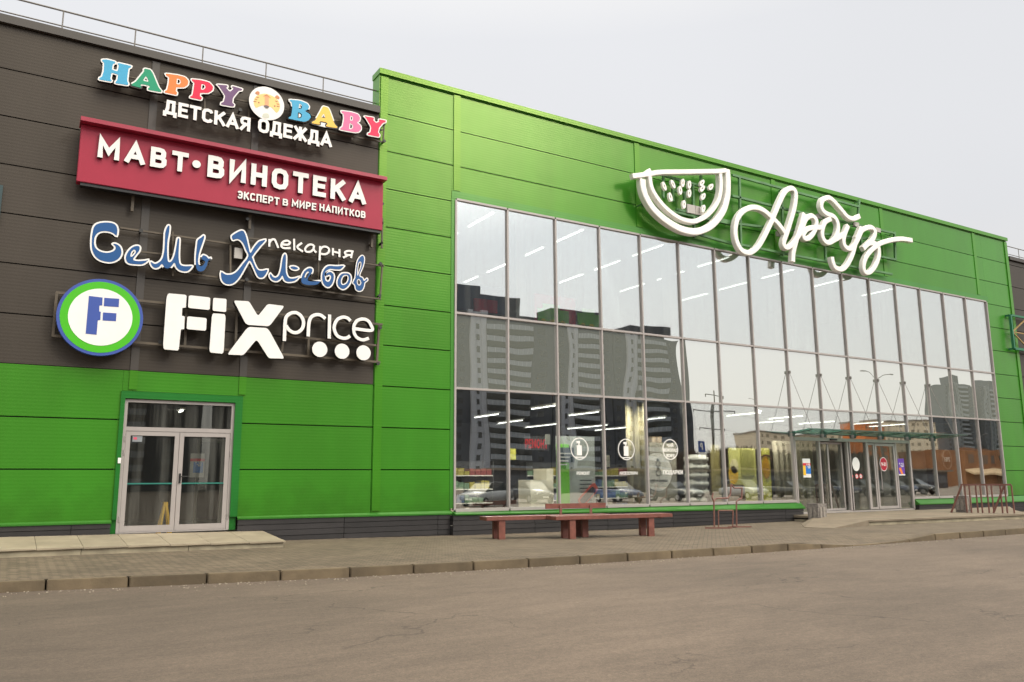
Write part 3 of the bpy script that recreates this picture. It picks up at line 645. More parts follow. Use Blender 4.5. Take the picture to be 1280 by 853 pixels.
# -- children's clothes shop sign
YS = 19.68
hb = thing('childrenswear_sign', (4.5, YS, 10.2), 'topmost sign, HAPPY BABY in mixed coloured letters with a round tiger emblem', 'shop sign')
A_ = zz((110, 60), 6.4); B_ = zz((300, 100), 6.4)
HB = [
 ('H', A_, (.055, .42, .70), [[(112,95),(150,92),(220,110),(218,125),(200,130),(192,175),(236,188),(245,140),(235,128),(243,120),(348,145),(343,158),(325,165),(313,262),(325,290),(318,300),(218,285),(220,270),(232,262),(240,215),(188,200),(180,250),(192,262),(185,272),(88,255),(90,240),(110,232),(125,185),(128,120),(112,108)]]),
 ('A', A_, (.0, .33, .17), [[(455,165),(500,175),(520,205),(565,315),(590,345),(585,357),(480,338),(480,322),(495,312),(482,303),(432,292),(420,300),(428,312),(422,322),(345,302),(350,288),(380,272),(438,200),(450,185),(445,175)], [(465,225),(485,272),(440,262)]]),
 ('P', A_, (1.0, .24, .05), [[(620,205),(720,218),(780,235),(805,265),(800,295),(770,318),(720,318),(708,315),(702,345),(715,360),(708,378),(613,358),(615,345),(632,338),(645,280),(648,235),(625,222)], [(712,245),(738,255),(742,275),(730,292),(708,290)]]),
 ('P', A_, (.80, .0, .06), [[(828,250),(905,258),(970,275),(1002,310),(998,340),(965,362),(915,362),(900,360),(895,385),(912,400),(905,418),(815,400),(818,388),(835,380),(845,320),(850,280),(832,265)], [(910,288),(935,298),(940,318),(925,335),(903,332)]]),
 ('Y', A_, (.17, .08, .20), [[(1030,292),(1115,300),(1118,312),(1105,320),(1135,352),(1165,325),(1150,315),(1155,305),(1235,328),(1230,342),(1205,345),(1160,400),(1155,440),(1172,455),(1165,472),(1062,455),(1066,440),(1085,432),(1098,385),(1050,312)]]),
 ('B', B_, (.055, .42, .70), [[(395,158),(480,165),(540,190),(555,215),(545,240),(520,250),(560,275),(568,300),(550,325),(515,338),(470,330),(386,312),(390,298),(408,290),(418,220),(412,180),(398,172)], [(475,190),(495,205),(490,232),(470,232)], [(465,258),(492,275),(492,298),(475,308),(462,305)]]),
 ('A', B_, (1.0, .62, .10), [[(665,210),(705,222),(720,250),(755,350),(780,378),(775,388),(690,375),(685,362),(700,355),(690,342),(645,332),(635,342),(642,352),(635,360),(573,348),(576,335),(600,325),(640,255),(650,235)], [(670,270),(683,308),(650,300)]]),
 ('B', B_, (.85, .17, .38), [[(810,248),(890,258),(945,275),(962,305),(955,330),(935,342),(965,365),(970,395),(950,418),(915,420),(798,398),(803,385),(820,375),(832,310),(828,272),(812,262)], [(885,285),(905,298),(900,325),(880,325)], [(878,345),(903,362),(903,385),(885,395),(873,392)]]),
 ('Y', B_, (.85, .0, .08), [[(992,290),(1070,302),(1072,315),(1065,322),(1090,345),(1115,332),(1108,325),(1112,315),(1168,325),(1165,340),(1145,345),(1112,385),(1105,420),(1118,440),(1112,458),(1020,440),(1023,428),(1042,420),(1050,378),(1010,310)]]),
]
def letter(parent, loops, col, mname, yf, depth=.11, rim=.028, edge=None, back_rim=M_white):
    outs = [offset_loop(loops[0], rim)]+[offset_loop(l, -rim*.8) for l in loops[1:]]
    o = link_mesh(flat_mesh(outs, yf+.004, depth), 'letter', M_edge, parent)
    link_mesh(flat_mesh([offset_loop(outs[0], -.002)]+[offset_loop(l, .002) for l in outs[1:]], yf, .004), 'white_rim', back_rim, o)
    face = link_mesh(flat_mesh([offset_loop(loops[0], -.004)]+[offset_loop(l, .004) for l in loops[1:]], yf-.006, .005), 'coloured_face', mat(mname, tuple(c*.8 for c in col), .4, var=.03, spec=.35), o)
    return o
def soften(lp, r=.14):
    out = []; n = len(lp)
    for i in range(n):
        a, b, c = Vector(lp[i-1]), Vector(lp[i]), Vector(lp[(i+1) % n])
        out += [tuple(b+(a-b)*r*1.3), tuple(b+(a-b)*r*.4+(c-b)*r*.4), tuple(b+(c-b)*r*1.3)]
    return out
for k, (ch, zf, col, loops) in enumerate(HB):
    letter(hb, [soften(to_fac(lp, zf, YS)) for lp in loops], col, 'letter_face_%s' % '_'.join('%02d' % int(c*99) for c in col), YS)
dc = fac(333.1, 130.0, YS); dr = .445
em = decal(hb, 'round_emblem', M_edge, [circ(dc[0], dc[1], dr)], YS-.024, .10); decal(em, 'disc_face', M_white, [circ(dc[0], dc[1], dr-.004)], YS-.03, .005)
t_ = zz((305, 100), 14.217)
def em_part(name, col, loops, y): return decal(em, name, mat('emblem_'+name, col, .5, var=.02), [to_fac(lp, t_, y) for lp in loops], y)
yy = YS-.034
em_part('face_patch', (.93, .55, .20), [catmull([(175,380),(195,320),(250,270),(340,248),(400,250),(470,270),(560,320),(620,390),(640,470),(620,550),(575,580),(535,540),(490,490),(440,480),(400,500),(355,455),(290,465),(220,495),(185,450)], True)], yy)
em_part('nose_stripe', (.90, .33, .17), [[(372,290),(440,300),(440,480),(372,465)]], yy-.004)
em_part('nose', (.12, .10, .10), [catmull([(355,455),(400,450),(447,475),(430,500),(400,502),(370,485)], True)], yy-.008)
em_part('ear', (.52, .20, .08), [catmull([(200,230),(235,203),(275,215),(272,255),(240,265)], True)], yy-.004)
em_part('ear', (.52, .20, .08), [catmull([(555,300),(590,275),(630,310),(620,340),(580,330)], True)], yy-.004)
em_part('crown_mark', (.52, .20, .08), [[(340,290),(405,252),(480,325),(410,285)]], yy-.006)
for q in ([(215,300),(270,305),(262,320),(220,312)], [(190,335),(240,345),(232,358),(195,348)], [(168,375),(225,380),(218,395),(172,390)], [(555,370),(600,380),(598,394),(560,385)], [(580,418),(628,428),(625,442),(582,432)], [(582,460),(635,468),(632,482),(585,474)]): em_part('stripe', (.38, .16, .07), [q], yy-.004)
em_part('eye', (.25, .08, .05), [catmull([(250,400),(265,390),(278,402),(266,418)], True)], yy-.004)
em_part('eye', (.25, .08, .05), [catmull([(535,462),(548,452),(560,466),(548,480)], True)], yy-.004)
em_part('chin', (.55, .56, .48), [catmull([(345,605),(400,595),(440,615),(445,670),(380,680),(330,655)], True)], yy)
frame_bars([((140, 92), (478, 163)), ((205, 128), (480, 178)), ((150, 96), (150, 104)), ((256, 118), (256, 150)), ((311, 130), (311, 160)), ((376, 140), (376, 178)), ((440, 150), (440, 175)), ((480, 155), (479, 177)), ((240, 120), (240, 134))], 19.84, hb, M_sframe, .035)
studs([(196, 105), (300, 138), (480, 155), (480, 177), (250, 122)], 19.84, hb, M_edge)
# second line
GL = {  # sans capitals as centre-line strokes in a 1-high box: (width, [strokes])
 'М': (.86, [[(0,0),(0,1),(.43,.28),(.86,1),(.86,0)]]), 'А': (.80, [[(0,0),(.40,1),(.80,0)], [(.13,.27),(.67,.27)]]),
 'В': (.62, [[(0,0),(0,1)], [(0,1),(.36,1),(.50,.97),(.57,.86),(.57,.66),(.50,.55),(.36,.52),(0,.52)], [(.36,.52),(.53,.48),(.62,.37),(.62,.15),(.53,.03),(.36,0),(0,0)]]),
 'Т': (.66, [[(0,1),(.66,1)], [(.33,1),(.33,0)]]), 'И': (.66, [[(0,1),(0,0),(.66,1),(.66,0)]]), 'Н': (.64, [[(0,0),(0,1)], [(.64,0),(.64,1)], [(0,.5),(.64,.5)]]),
 'О': (.68, [[(.34,1),(.10,.94),(0,.76),(0,.24),(.10,.06),(.34,0),(.58,.06),(.68,.24),(.68,.76),(.58,.94),(.34,1)]]), 'Е': (.54, [[(.54,1),(0,1),(0,0),(.54,0)], [(0,.52),(.47,.52)]]),
 'К': (.64, [[(0,0),(0,1)], [(.62,1),(.08,.46)], [(.24,.58),(.66,0)]]), 'Р': (.60, [[(0,0),(0,1)], [(0,1),(.36,1),(.53,.95),(.60,.80),(.60,.62),(.53,.48),(.36,.42),(0,.42)]]),
 'С': (.64, [[(.64,.78),(.55,.95),(.34,1),(.10,.94),(0,.76),(0,.24),(.10,.06),(.34,0),(.55,.05),(.64,.22)]]), 'П': (.64, [[(0,0),(0,1),(.64,1),(.64,0)]]),
 'Э': (.62, [[(0,.80),(.08,.95),(.28,1),(.52,.94),(.62,.76),(.62,.24),(.52,.06),(.28,0),(.08,.05),(0,.20)], [(.22,.5),(.62,.5)]]),
 'Я': (.62, [[(.62,0),(.62,1)], [(.62,1),(.26,1),(.09,.95),(.02,.82),(.02,.64),(.09,.51),(.26,.45),(.62,.45)], [(.34,.45),(0,0)]]),
 'Д': (.80, [[(.0,-.17),(0,0.03),(.80,.03),(.80,-.17)], [(.10,.03),(.20,.45),(.22,1),(.66,1),(.66,.03)]]),
 'Ж': (.96, [[(.48,0),(.48,1)], [(.04,1),(.42,.5),(0,0)], [(.92,1),(.54,.5),(.96,0)], [(.42,.5),(.54,.5)]]),
}
def miter(mbx, pts, w_, y0, y1, cap):
    P = [Vector(p) for p in pts]; n = len(P); closed = (P[0]-P[-1]).length < 1e-6
    if closed: P = P[:-1]; n -= 1
    L = []; Rr = []
    for i in range(n):
        a = P[i-1] if (i or closed) else None; c = P[(i+1) % n] if (i < n-1 or closed) else None
        d1 = (P[i]-a).normalized() if a is not None else (c-P[i]).normalized(); d2 = (c-P[i]).normalized() if c is not None else d1
        n1 = Vector((-d1.y, d1.x)); n2 = Vector((-d2.y, d2.x)); m_ = (n1+n2); m_ = m_.normalized() if m_.length > .1 else n1
        k = min(2.6, 1/max(.2, m_.dot(n1)))*w_/2; q = P[i]
        if not closed and i == 0: q = q-d1*cap
        if not closed and i == n-1: q = q+d1*cap
        L.append(q+m_*k); Rr.append(q-m_*k)
    b = len(mbx.v)
    for i in range(n): mbx.v += [(L[i].x, y0, L[i].y), (Rr[i].x, y0, Rr[i].y), (Rr[i].x, y1, Rr[i].y), (L[i].x, y1, L[i].y)]
    for i in range(n if closed else n-1):
        j = (i+1) % n
        for k in range(4): k2 = (k+1) % 4; mbx.f.append((b+i*4+k, b+i*4+k2, b+j*4+k2, b+j*4+k))
    if not closed: mbx.f += [(b, b+1, b+2, b+3), (b+(n-1)*4+3, b+(n-1)*4+2, b+(n-1)*4+1, b+(n-1)*4)]
def caps(parent, s, tl, tr, bl, br, y, depth, m_, wt=.2, gap=.42, name='letter'):
    a = fac(*tl, y); b = fac(*tr, y); c = fac(*bl, y); d = fac(*br, y)
    x0 = (a[0]+c[0])/2; x1 = (b[0]+d[0])/2; z1 = (a[1]+b[1])/2; z0 = (c[1]+d[1])/2
    tot = sum(GL[ch][0] for ch in s)+gap*(len(s)-1); H_h = z1-z0; wd = wt*H_h; hh = H_h-wd; sx = (x1-x0-wd)/tot; cur = x0+wd/2
    for ch in s:
        mbx = MB(); wch, st_ = GL[ch]
        for k, pl_ in enumerate(st_):
            pts = [(cur+p[0]*sx, z0+wd/2+p[1]*hh) for p in pl_]
            curved = len(pts) > 6
            vert = ch in 'АИКЖЯ' 
            miter(mbx, pts, wd, y-.0012*k, y+depth, 0 if (ch in 'ВР' and k) else (wd*.5 if not (ch == 'А' and k) and not curved else 0))
        o = mbx.build(name, M_edge, parent)
        mbx = MB()
        for k, pl_ in enumerate(st_):
            pts = [(cur+p[0]*sx, z0+wd/2+p[1]*hh) for p in pl_]; curved = len(pts) > 6
            miter(mbx, pts, wd, y-.0012*k-.010, y-.0012*k-.003, 0 if (ch in 'ВР' and k) else (wd*.5 if not (ch == 'А' and k) and not curved else 0))
        mbx.build('face', m_, o); cur += (wch+gap)*sx
def word(parent, s, tl, tr, bl, br, y, depth, m_, bold, name='letter', body=M_edge):
    a = fac(*tl, y); b = fac(*tr, y); c = fac(*bl, y); d = fac(*br, y)
    x0 = (a[0]+c[0])/2; x1 = (b[0]+d[0])/2; z1 = (a[1]+b[1])/2; z0 = (c[1]+d[1])/2
    for me in text_meshes(s, x0, x1, z0, z1, y, depth, bold): link_mesh(me, name, m_, parent)
    return x0, x1, z0, z1
caps(hb, 'ДЕТСКАЯ', (205, 126.5), (313, 145.5), (203, 145.5), (313, 162), 19.66, .08, M_white, .21, .36)
caps(hb, 'ОДЕЖДА', (323, 149), (415, 166), (322, 167.5), (415, 182.5), 19.66, .08, M_white, .21, .36)

# -- wine shop light box
wb = thing('wine_shop_sign', (4.3, 19.7, 8.9), 'wide crimson box sign with raised white Cyrillic letters under a projecting top lip', 'shop sign')
m = MB(); m.box(.72, 19.58, 8.17, 7.93, 19.84, 9.50); m.build('sign_box', mat('crimson_panel', (.32, .018, .046), .42, spec=.3, var=.03), wb, bevel=.01)
m = MB(); m.box(.69, 19.36, 9.505, 7.95, 19.85, 9.60); m.build('top_lip', mat('dark_crimson', (.30, .012, .04), .4), wb)
m = MB(); m.box(.8, 19.62, 8.10, 7.9, 19.8, 8.168); m.build('under_tray', M_black, wb)
caps(wb, 'МАВТ', (124, 172.5), (235.5, 190.5), (121, 198), (235.5, 215), 19.50, .078, M_white, .22, .56)
c = fac(245.3, 206, 19.53); o_ = decal(wb, 'dot', M_edge, [circ(c[0], c[1], .097, n=24)], 19.50, .078); decal(o_, 'face', M_white, [circ(c[0], c[1], .094, n=24)], 19.49, .009)
caps(wb, 'ВИНОТЕКА', (260, 196.5), (457.5, 229), (259, 223), (457.5, 254.5), 19.50, .078, M_white, .22, .56)
caps(wb, 'ЭКСПЕРТ', (297.5, 239), (349.5, 247), (296, 248.5), (349, 256.5), 19.54, .038, M_white, .2, .46)
caps(wb, 'В', (353.5, 248.5), (360, 249.5), (353, 257), (360, 258), 19.54, .038, M_white, .2, .46)
caps(wb, 'МИРЕ', (365, 249.5), (395.5, 254.5), (364.5, 259), (395, 263), 19.54, .038, M_white, .2, .46)
caps(wb, 'НАПИТКОВ', (399.5, 255.5), (457, 264), (399, 264.5), (456.5, 272.5), 19.54, .038, M_white, .2, .46)
m = MB()
for x in (1.9, 4.55, 7.75): m.box(x-.03, 19.84, 7.75, x+.03, 19.9, 8.3); m.tube((x, 19.86, 7.85), (x, 19.99, 7.85), .03)
m.build('mounting_frame', M_sframe, wb)
# steel post beside the box, on the green block edge
for z in (9.0, 8.45, 7.9): m = MB(); m.tube((8.02, 19.80, z), (8.02, 19.97, z), .035); m.build('wall_anchor', M_edge, wb)
m = MB(); m.bar((8.02, 19.82, 7.75), (8.02, 19.82, 8.6), .04); m.build('edge_post', M_sframe, wb)

# -- bakery sign
bk = thing('bakery_sign', (4.3, YS, 7.2), 'blue brush-script bakery sign with white rims, just below the crimson box sign', 'shop sign')
C_ = zz((100, 265), 10.66); D_ = zz((180, 275), 10.66); E_ = zz((270, 280), 10.66); F_ = zz((370, 300), 10.66)
BK = [
 (C_, [[(345,140),(430,150),(480,180),(500,240),(488,318),(440,285),(370,262),(290,262),(230,290),(195,350),(192,440),(225,500),(290,535),(370,545),(440,525),(472,490),(465,455),(440,430),(470,425),(520,450),(550,500),(550,570),(510,630),(440,665),(370,670),(270,645),(200,590),(160,500),(155,380),(170,250),(200,180),(260,150)]]),
 (C_, [[(765,452),(797,472),(790,520),(750,570),(715,620),(720,645),(780,655),(860,650),(907,642),(890,665),(830,700),(740,700),(660,690),(620,660),(610,600),(640,530),(700,470)], [(735,510),(740,545),(700,590),(675,595),(680,550),(710,510)]]),
 (D_, [[(95,560),(140,585),(190,570),(240,520),(265,430),(275,300),(280,180),(300,110),(325,75),(342,92),(335,180),(315,290),(310,430),(315,520),(330,562),(370,545),(405,470),(430,350),(445,260),(460,245),(472,265),(465,400),(465,520),(480,590),(530,615),(630,615),(640,625),(590,680),(530,688),(470,670),(430,630),(405,575),(360,630),(310,650),(270,635),(240,592),(200,630),(150,645),(110,620),(88,580)]]),
 (D_, [[(795,208),(803,240),(770,340),(740,430),(725,510),(725,580),(750,618),(790,600),(812,555),(775,530),(765,500),(790,470),(830,485),(860,515),(887,508),(885,527),(855,550),(840,610),(800,675),(745,690),(705,665),(690,600),(690,470),(705,330),(715,270),(760,235)]]),
 (E_, [[(330,90),(370,100),(395,150),(415,220),(435,310),(458,385),(500,320),(560,245),(600,225),(657,212),(640,245),(580,310),(487,430),(487,460),(525,560),(565,615),(620,622),(687,612),(665,670),(625,715),(575,715),(545,680),(500,580),(450,492),(400,560),(320,700),(250,780),(180,808),(110,790),(70,730),(70,642),(130,675),(210,672),(280,630),(360,530),(430,430),(400,350),(360,260),(310,210),(265,205),(225,215),(210,165),(260,125)]]),
 (E_, [[(725,665),(760,705),(800,715),(840,680),(865,600),(880,500),(895,430),(920,400),(934,440),(930,560),(935,650),(960,708),(1000,728),(1060,722),(1102,708),(1085,735),(1040,765),(960,775),(910,750),(885,692),(850,740),(800,765),(745,745),(715,700)]]),
 (E_, [[(990,575),(1030,565),(1080,580),(1095,600),(1060,612),(1015,603)]]),
 (F_, [[(185,375),(217,390),(215,430),(180,480),(155,520),(165,545),(220,555),(325,550),(310,575),(270,600),(170,605),(100,590),(70,560),(75,490),(110,420),(150,385)], [(165,425),(165,455),(140,505),(118,510),(120,475),(145,430)]]),
 (F_, [[(450,345),(540,350),(632,345),(625,365),(590,395),(520,395),(460,388),(410,410),(390,440),(385,490),(395,540),(425,558),(455,535),(465,490),(445,465),(410,480),(400,455),(430,430),(470,430),(500,460),(505,510),(490,570),(460,615),(420,630),(375,600),(350,540),(348,460),(370,400),(405,360)]]),
 (F_, [[(645,445),(700,450),(730,490),(725,560),(690,620),(640,655),(600,650),(560,610),(552,550),(580,480),(615,450)], [(650,470),(690,475),(700,520),(680,570),(640,600),(605,590),(600,540),(620,490)]]),
 (F_, [[(880,210),(907,235),(905,300),(885,370),(850,450),(850,490),(885,505),(905,545),(945,515),(952,540),(915,570),(905,620),(880,670),(840,682),(800,660),(785,600),(760,575),(770,545),(790,500),(800,400),(815,300),(840,245)], [(855,290),(870,310),(865,360),(840,430),(822,478),(816,430),(825,340),(840,300)], [(835,522),(860,545),(868,580),(845,608),(818,590),(812,545)]]),
]
for zf, loops in BK:
    letter(bk, [catmull(to_fac(lp, zf, YS), True, 3) for lp in loops], (.012, .095, .30), 'brush_letter_blue', YS, rim=.034 if len(loops) < 3 else .026)
    # the traced edge of the blue runs inside the white rim
def strokes(parent, zf, ss, wd, y, depth, m_, name='letter', n=5):
    mbx = MB()
    for k, s_ in enumerate(ss):
        p = to_fac(s_, zf, y); p = catmull(p, False, n) if len(p) > 2 else p; mbx.ribbon(p, wd, y-.0007*k, y+depth, .0001)
    o = mbx.build(name, m_ if m_ is M_cream else M_edge, parent)
    if m_ is not M_cream:
        mbx = MB()
        for k, s_ in enumerate(ss):
            p = to_fac(s_, zf, y); p = catmull(p, False, n) if len(p) > 2 else p; mbx.ribbon(p, wd-.008, y-.012-.0007*k, y-.004-.0007*k, .0001)
        mbx.build('face', m_, o)
    return o
for zf, ss in ((E_, [[(712,205),(708,305)], [(712,250),(740,215),(775,210),(795,240),(828,322)]]), (E_, [[(875,275),(955,280),(985,252),(950,228),(895,240),(868,290),(900,325),(992,325)]]),
               (F_, [[(-28,-12),(-24,142)], [(78,42),(15,100),(92,160)]]), (F_, [[(238,75),(180,65),(125,110),(130,155),(190,160),(235,120)], [(240,75),(235,130),(268,172)]]),
               (F_, [[(320,85),(312,275)], [(320,135),(350,100),(400,95),(438,125),(430,170),(380,195),(325,185)]]), (F_, [[(490,112),(490,210)], [(577,125),(577,232)], [(490,158),(577,178)]]),
               (F_, [[(748,160),(732,245)], [(765,158),(690,150),(648,172),(670,200),(738,208)], [(695,205),(625,240)]])):
    strokes(bk, zf, ss, .062, 19.70, .06, M_white)
frame_bars([((150, 285), (480, 333)), ((155, 313), (215, 319)), ((220, 340), (475, 374)), ((216, 290), (216, 345)), ((288, 305), (288, 352)), ((398, 318), (398, 355)), ((423, 322), (423, 335)), ((478, 330), (475, 375)), ((355, 314), (355, 318)), ((310, 298), (330, 300))], 19.84, bk, M_sframe, .04)
studs([(176, 289), (308, 350), (475, 330), (474, 370), (309, 274)], 19.84, bk, M_edge)
a = fac(294.5, 316.5, 19.8); m = MB(); m.box(a[0]-.03, 19.78, a[1]-.13, a[0]+.16, 19.86, a[1]+.13); m.build('driver_box', mat('pale_grey_box', (.38, .36, .34), .5), bk)
m = MB(); a = fac(248, 293, 19.86); m.build('cable', M_sframe, bk) if False else None

# -- discount shop sign
fx = thing('discount_shop_sign', (4, 19.6, 5.2), 'lowest sign, big white FiX price letters with a green-ringed round F badge', 'shop sign')
G_ = zz((60, 340), 5.565); H_ = zz((270, 350), 5.82); I_ = zz((340, 385), 9.143)
yb = 19.62
c = fac(125.9, 396.6, yb); rb = .853
bd = decal(fx, 'round_badge', mat('badge_blue', (.035, .075, .33), .4, var=.02), [circ(c[0], c[1], rb, n=72)], yb, .16)
decal(bd, 'green_ring', mat('badge_green', (.05, .42, .0), .4, var=.02), [circ(c[0], c[1], rb*.925, n=72)], yb-.005, .004)
decal(bd, 'white_disc', M_white, [circ(c[0], c[1], rb*.742, n=72)], yb-.010, .004)
for lp in ([(285,167),(380,178),(378,233),(357,235),(357,275),(368,278),(364,335),(347,337),(338,437),(262,430)], [(392,180),(496,187),(492,245),(388,238)], [(383,282),(477,288),(473,343),(380,338)]):
    decal(bd, 'badge_letter', MATS['badge_blue'], [to_fac(lp, G_, yb-.02)], yb-.015, .004)
def blk(loops, zf, y=19.62):
    for lp in loops:
        pp_ = soften(to_fac(lp, zf, y), .08); o = link_mesh(flat_mesh([pp_], y, .14), 'letter', M_edge, fx); link_mesh(flat_mesh([offset_loop(pp_, -.004)], y-.01, .009), 'face', M_white, o)
blk([[(825,148),(965,160),(960,250),(935,252),(932,305),(952,310),(948,400),(925,402),(910,550),(797,540)], [(978,162),(1130,178),(1125,268),(972,252)], [(968,308),(1105,322),(1100,412),(962,400)], [(1148,180),(1243,188),(1240,282),(1143,272)], [(1140,287),(1237,295),(1222,572),(1120,562)]], G_)
blk([[(125,150),(240,155),(305,262),(375,175),(500,190),(388,340),(218,328)], [(232,341),(378,351),(500,575),(382,572),(295,435),(200,550),(78,545)]], H_)
for s_ in ([[(140,380),(148,170)], [(148,190),(160,110),(210,65),(275,58),(330,95),(358,160),(348,230),(305,275),(250,285),(195,255),(158,205)]], [[(412,328),(422,170),(450,105),(505,80),(560,88),(608,125)]], [[(652,352),(657,78)]],
           [[(895,150),(860,118),(810,108),(750,132),(715,190),(712,255),(745,320),(805,348),(855,345),(890,322)]], [[(935,238),(1135,260),(1128,195),(1090,145),(1030,130),(970,150),(935,210),(938,290),(975,345),(1040,368),(1105,348)]]):
    strokes(fx, I_, s_, .092, 19.62, .13, M_white, n=6)
for q in ((545,475), (800,497), (1045,515)):
    a = fac(*I_(q), 19.62); o_ = decal(fx, 'dot', M_edge, [circ(a[0], a[1], .197, n=40)], 19.62, .14); decal(o_, 'face', M_white, [circ(a[0], a[1], .193, n=40)], 19.61, .009)
frame_bars([((70, 366), (478, 406)), ((66, 420), (475, 453)), ((71, 366), (66, 421)), ((296, 390), (294, 438)), ((386, 400), (385, 444)), ((354, 425), (352, 440)), ((474, 405), (471, 453)), ((355, 420), (470, 432)), ((233, 385), (231, 432))], 19.86, fx, M_sframe, .055)
studs([(475, 410), (472, 455), (200, 428), (300, 396)], 19.86, fx, M_edge)

# -- the watermelon sign
ar = thing('watermelon_sign', (24, 19.5, 10.6), 'cream outline sign of a watermelon slice with a handwritten Cyrillic word on a green frame', 'shop sign')
J_ = zz((910, 220), 5.3333); K_ = zz((780, 200), 8.5333)
def tube_letter(zf, ss, wd=.2, y=19.45): return strokes(ar, zf, ss, wd, y, .17, M_cream, n=6)
tube_letter(J_, [[(388,385),(345,325),(300,280),(250,235),(200,212),(150,212),(100,238),(65,290),(52,360),(60,430),(90,490),(140,512),(190,485),(230,430),(290,310),(340,190),(380,110),(410,85),(440,88),(455,125),(445,210),(420,300),(395,380),(375,440),(380,470),(405,475),(440,445),(480,385),(505,335)]])
tube_letter(J_, [[(512,250),(490,330),(460,430),(440,510),(437,572)], [(505,335),(525,285),(560,265),(590,290),(592,335),(570,385),(540,415),(512,415),(508,385),(535,352),(580,345),(625,345)]])
tube_letter(J_, [[(690,285),(650,310),(632,370),(640,420),(670,445),(710,425),(735,370),(735,315),(710,272),(670,255),(640,235),(625,200),(635,160),(670,145),(700,160),(750,215),(800,272),(840,285),(880,268)], [(690,438),(740,412),(780,385)]])
tube_letter(J_, [[(805,330),(782,390),(775,440),(790,475),(825,482),(860,440),(888,380),(898,345)], [(893,345),(860,430),(835,520),(800,590),(762,622),(720,610),(702,570),(697,540)]])
tube_letter(J_, [[(860,420),(890,370),(930,345),(965,345),(985,375),(970,420),(935,455),(905,485)], [(905,485),(940,452),(985,450),(1008,480),(1008,540),(985,600),(950,640),(918,640),(908,600),(925,540),(965,490),(1020,450),(1090,428),(1160,420),(1230,430)]])
sl_ = strokes(ar, K_, [[(95,172),(270,150),(400,130),(700,125),(1000,120),(1095,112)], [(235,150),(290,112)]], .17, 19.45, .16, M_cream, 'melon_top_edge')
strokes(ar, K_, [[(1108,100),(1117,250),(1108,400),(1060,550),(960,680),(850,745),(740,765),(600,730),(450,640),(320,520),(240,390),(208,280),(204,205)]], .245, 19.455, .2, M_cream, 'melon_rind')
strokes(ar, K_, [[(1030,128),(1040,250),(1028,380),(980,490),(890,590),(780,648),(690,650),(580,610),(450,510),(350,390),(295,280),(277,160)]], .165, 19.46, .2, M_cream, 'melon_inner_line')
for q, an in (((432,280), -25), ((525,258), -30), ((630,245), 12), ((700,265), 12), ((835,245), 40), ((838,305), 40), ((930,288), 40), ((603,325), 0), ((700,357), 12), ((848,390), 35), ((498,395), -15), ((643,475), 5), ((850,520), 20)):
    a = fac(*K_(q), 19.5); an = R_(an)
    pts = [(a[0]+(p[0]*math.cos(an)+p[1]*math.sin(an)), a[1]+(-p[0]*math.sin(an)+p[1]*math.cos(an))) for p in circ(0, 0, .078, .155, 20)]
    hole = [(a[0]+(p[0]*math.cos(an)+p[1]*math.sin(an)), a[1]+(-p[0]*math.sin(an)+p[1]*math.cos(an))) for p in circ(.0, 0, .024, .06, 14)]
    decal(ar, 'seed', M_cream, [pts, hole], 19.5, .09)
AR = [((915, 219), (1026, 249)), ((915, 245), (975, 260)), ((975, 260), (1118, 292)), ((912, 279), (1120, 303)), ((905, 302), (985, 318)), ((985, 318), (1115, 343)), ((1074, 250), (1072, 274)), ((1026, 246), (1074, 259)),
      ((924, 222), (926, 312)), ((977, 235), (979, 320)), ((1031, 300), (1032, 327)), ((1076, 290), (1078, 338)), ((1118, 290), (1119, 325)), ((1095, 320), (1120, 325)), ((828, 219), (900, 240)), ((803, 257), (918, 281)), ((845, 262), (915, 278)), ((869, 292), (915, 305)),
      ((829, 219), (829, 248)), ((866, 232), (868, 298)), ((841, 222), (841, 252)), ((855, 240), (856, 256)), ((876, 215), (876, 262)), ((840, 238), (858, 242)), ((850, 278), (870, 295))]
frame_bars(AR, 19.76, ar, M_gframe, .08)
studs([(801, 256), (912, 279), (979, 237), (1118, 292), (1074, 252), (979, 318), (1078, 336), (925, 311)], 19.78, ar, M_gframe)
a = fac(868.5, 263.3, 19.7); m = MB(); m.box(a[0]-.38, 19.66, a[1]-.14, a[0]-.01, 19.74, a[1]+.16); m.box(a[0]+.01, 19.66, a[1]-.14, a[0]+.38, 19.74, a[1]+.16); m.build('driver_box', mat('pale_grey_box', (.38, .36, .34), .5), ar)
for q in ((974, 293), (1024, 271), (1070, 281), (1097, 288)):
    a = fac(*q, 19.7); m = MB(); m.box(a[0]-.15, 19.66, a[1]-.09, a[0]+.15, 19.74, a[1]+.09); m.build('driver_box', MATS['pale_grey_box'], ar)
# floodlight shells under the lettering, just over the glass
for q in ((921, 318), (981, 328), (1040, 336)):
    pass
# -- truss frame of a side sign at the far right
tr = thing('truss_sign_frame', (41.2, 19.4, 9), 'green steel truss frame bracketed to the wall past the right edge of the green block', 'sign frame')
yq = 19.78
m = MB(); P = lambda px, py: (fac(px, py, yq)[0], yq, fac(px, py, yq)[1])
z0, z1 = fac(1268, 436, yq)[1], fac(1262, 394, yq)[1]; xa = fac(1265, 415, yq)[0]
m.bar((xa, yq, z0), (xa, yq, z1), .11); m.bar((xa+.06, yq, z1), (xa+3, yq, z1), .09); m.bar((xa+.06, yq, z0), (xa+3, yq, z0), .11)
m.bar((xa, yq, z0), (xa, 20.02, z0), .08); m.bar((xa, yq, z1), (xa, 20.02, z1), .08); m.build('outer_frame', mat('teal_green_steel', (.02, .14, .07), .5), tr)
zc = (z0+z1)/2; m = MB()
for q in ((xa+1.4, z1-.05), (xa+1.4, zc), (xa+1.4, z0+.05)): m.bar((xa+.05, yq+.01, zc), (q[0], yq+.01, q[1]), .05)
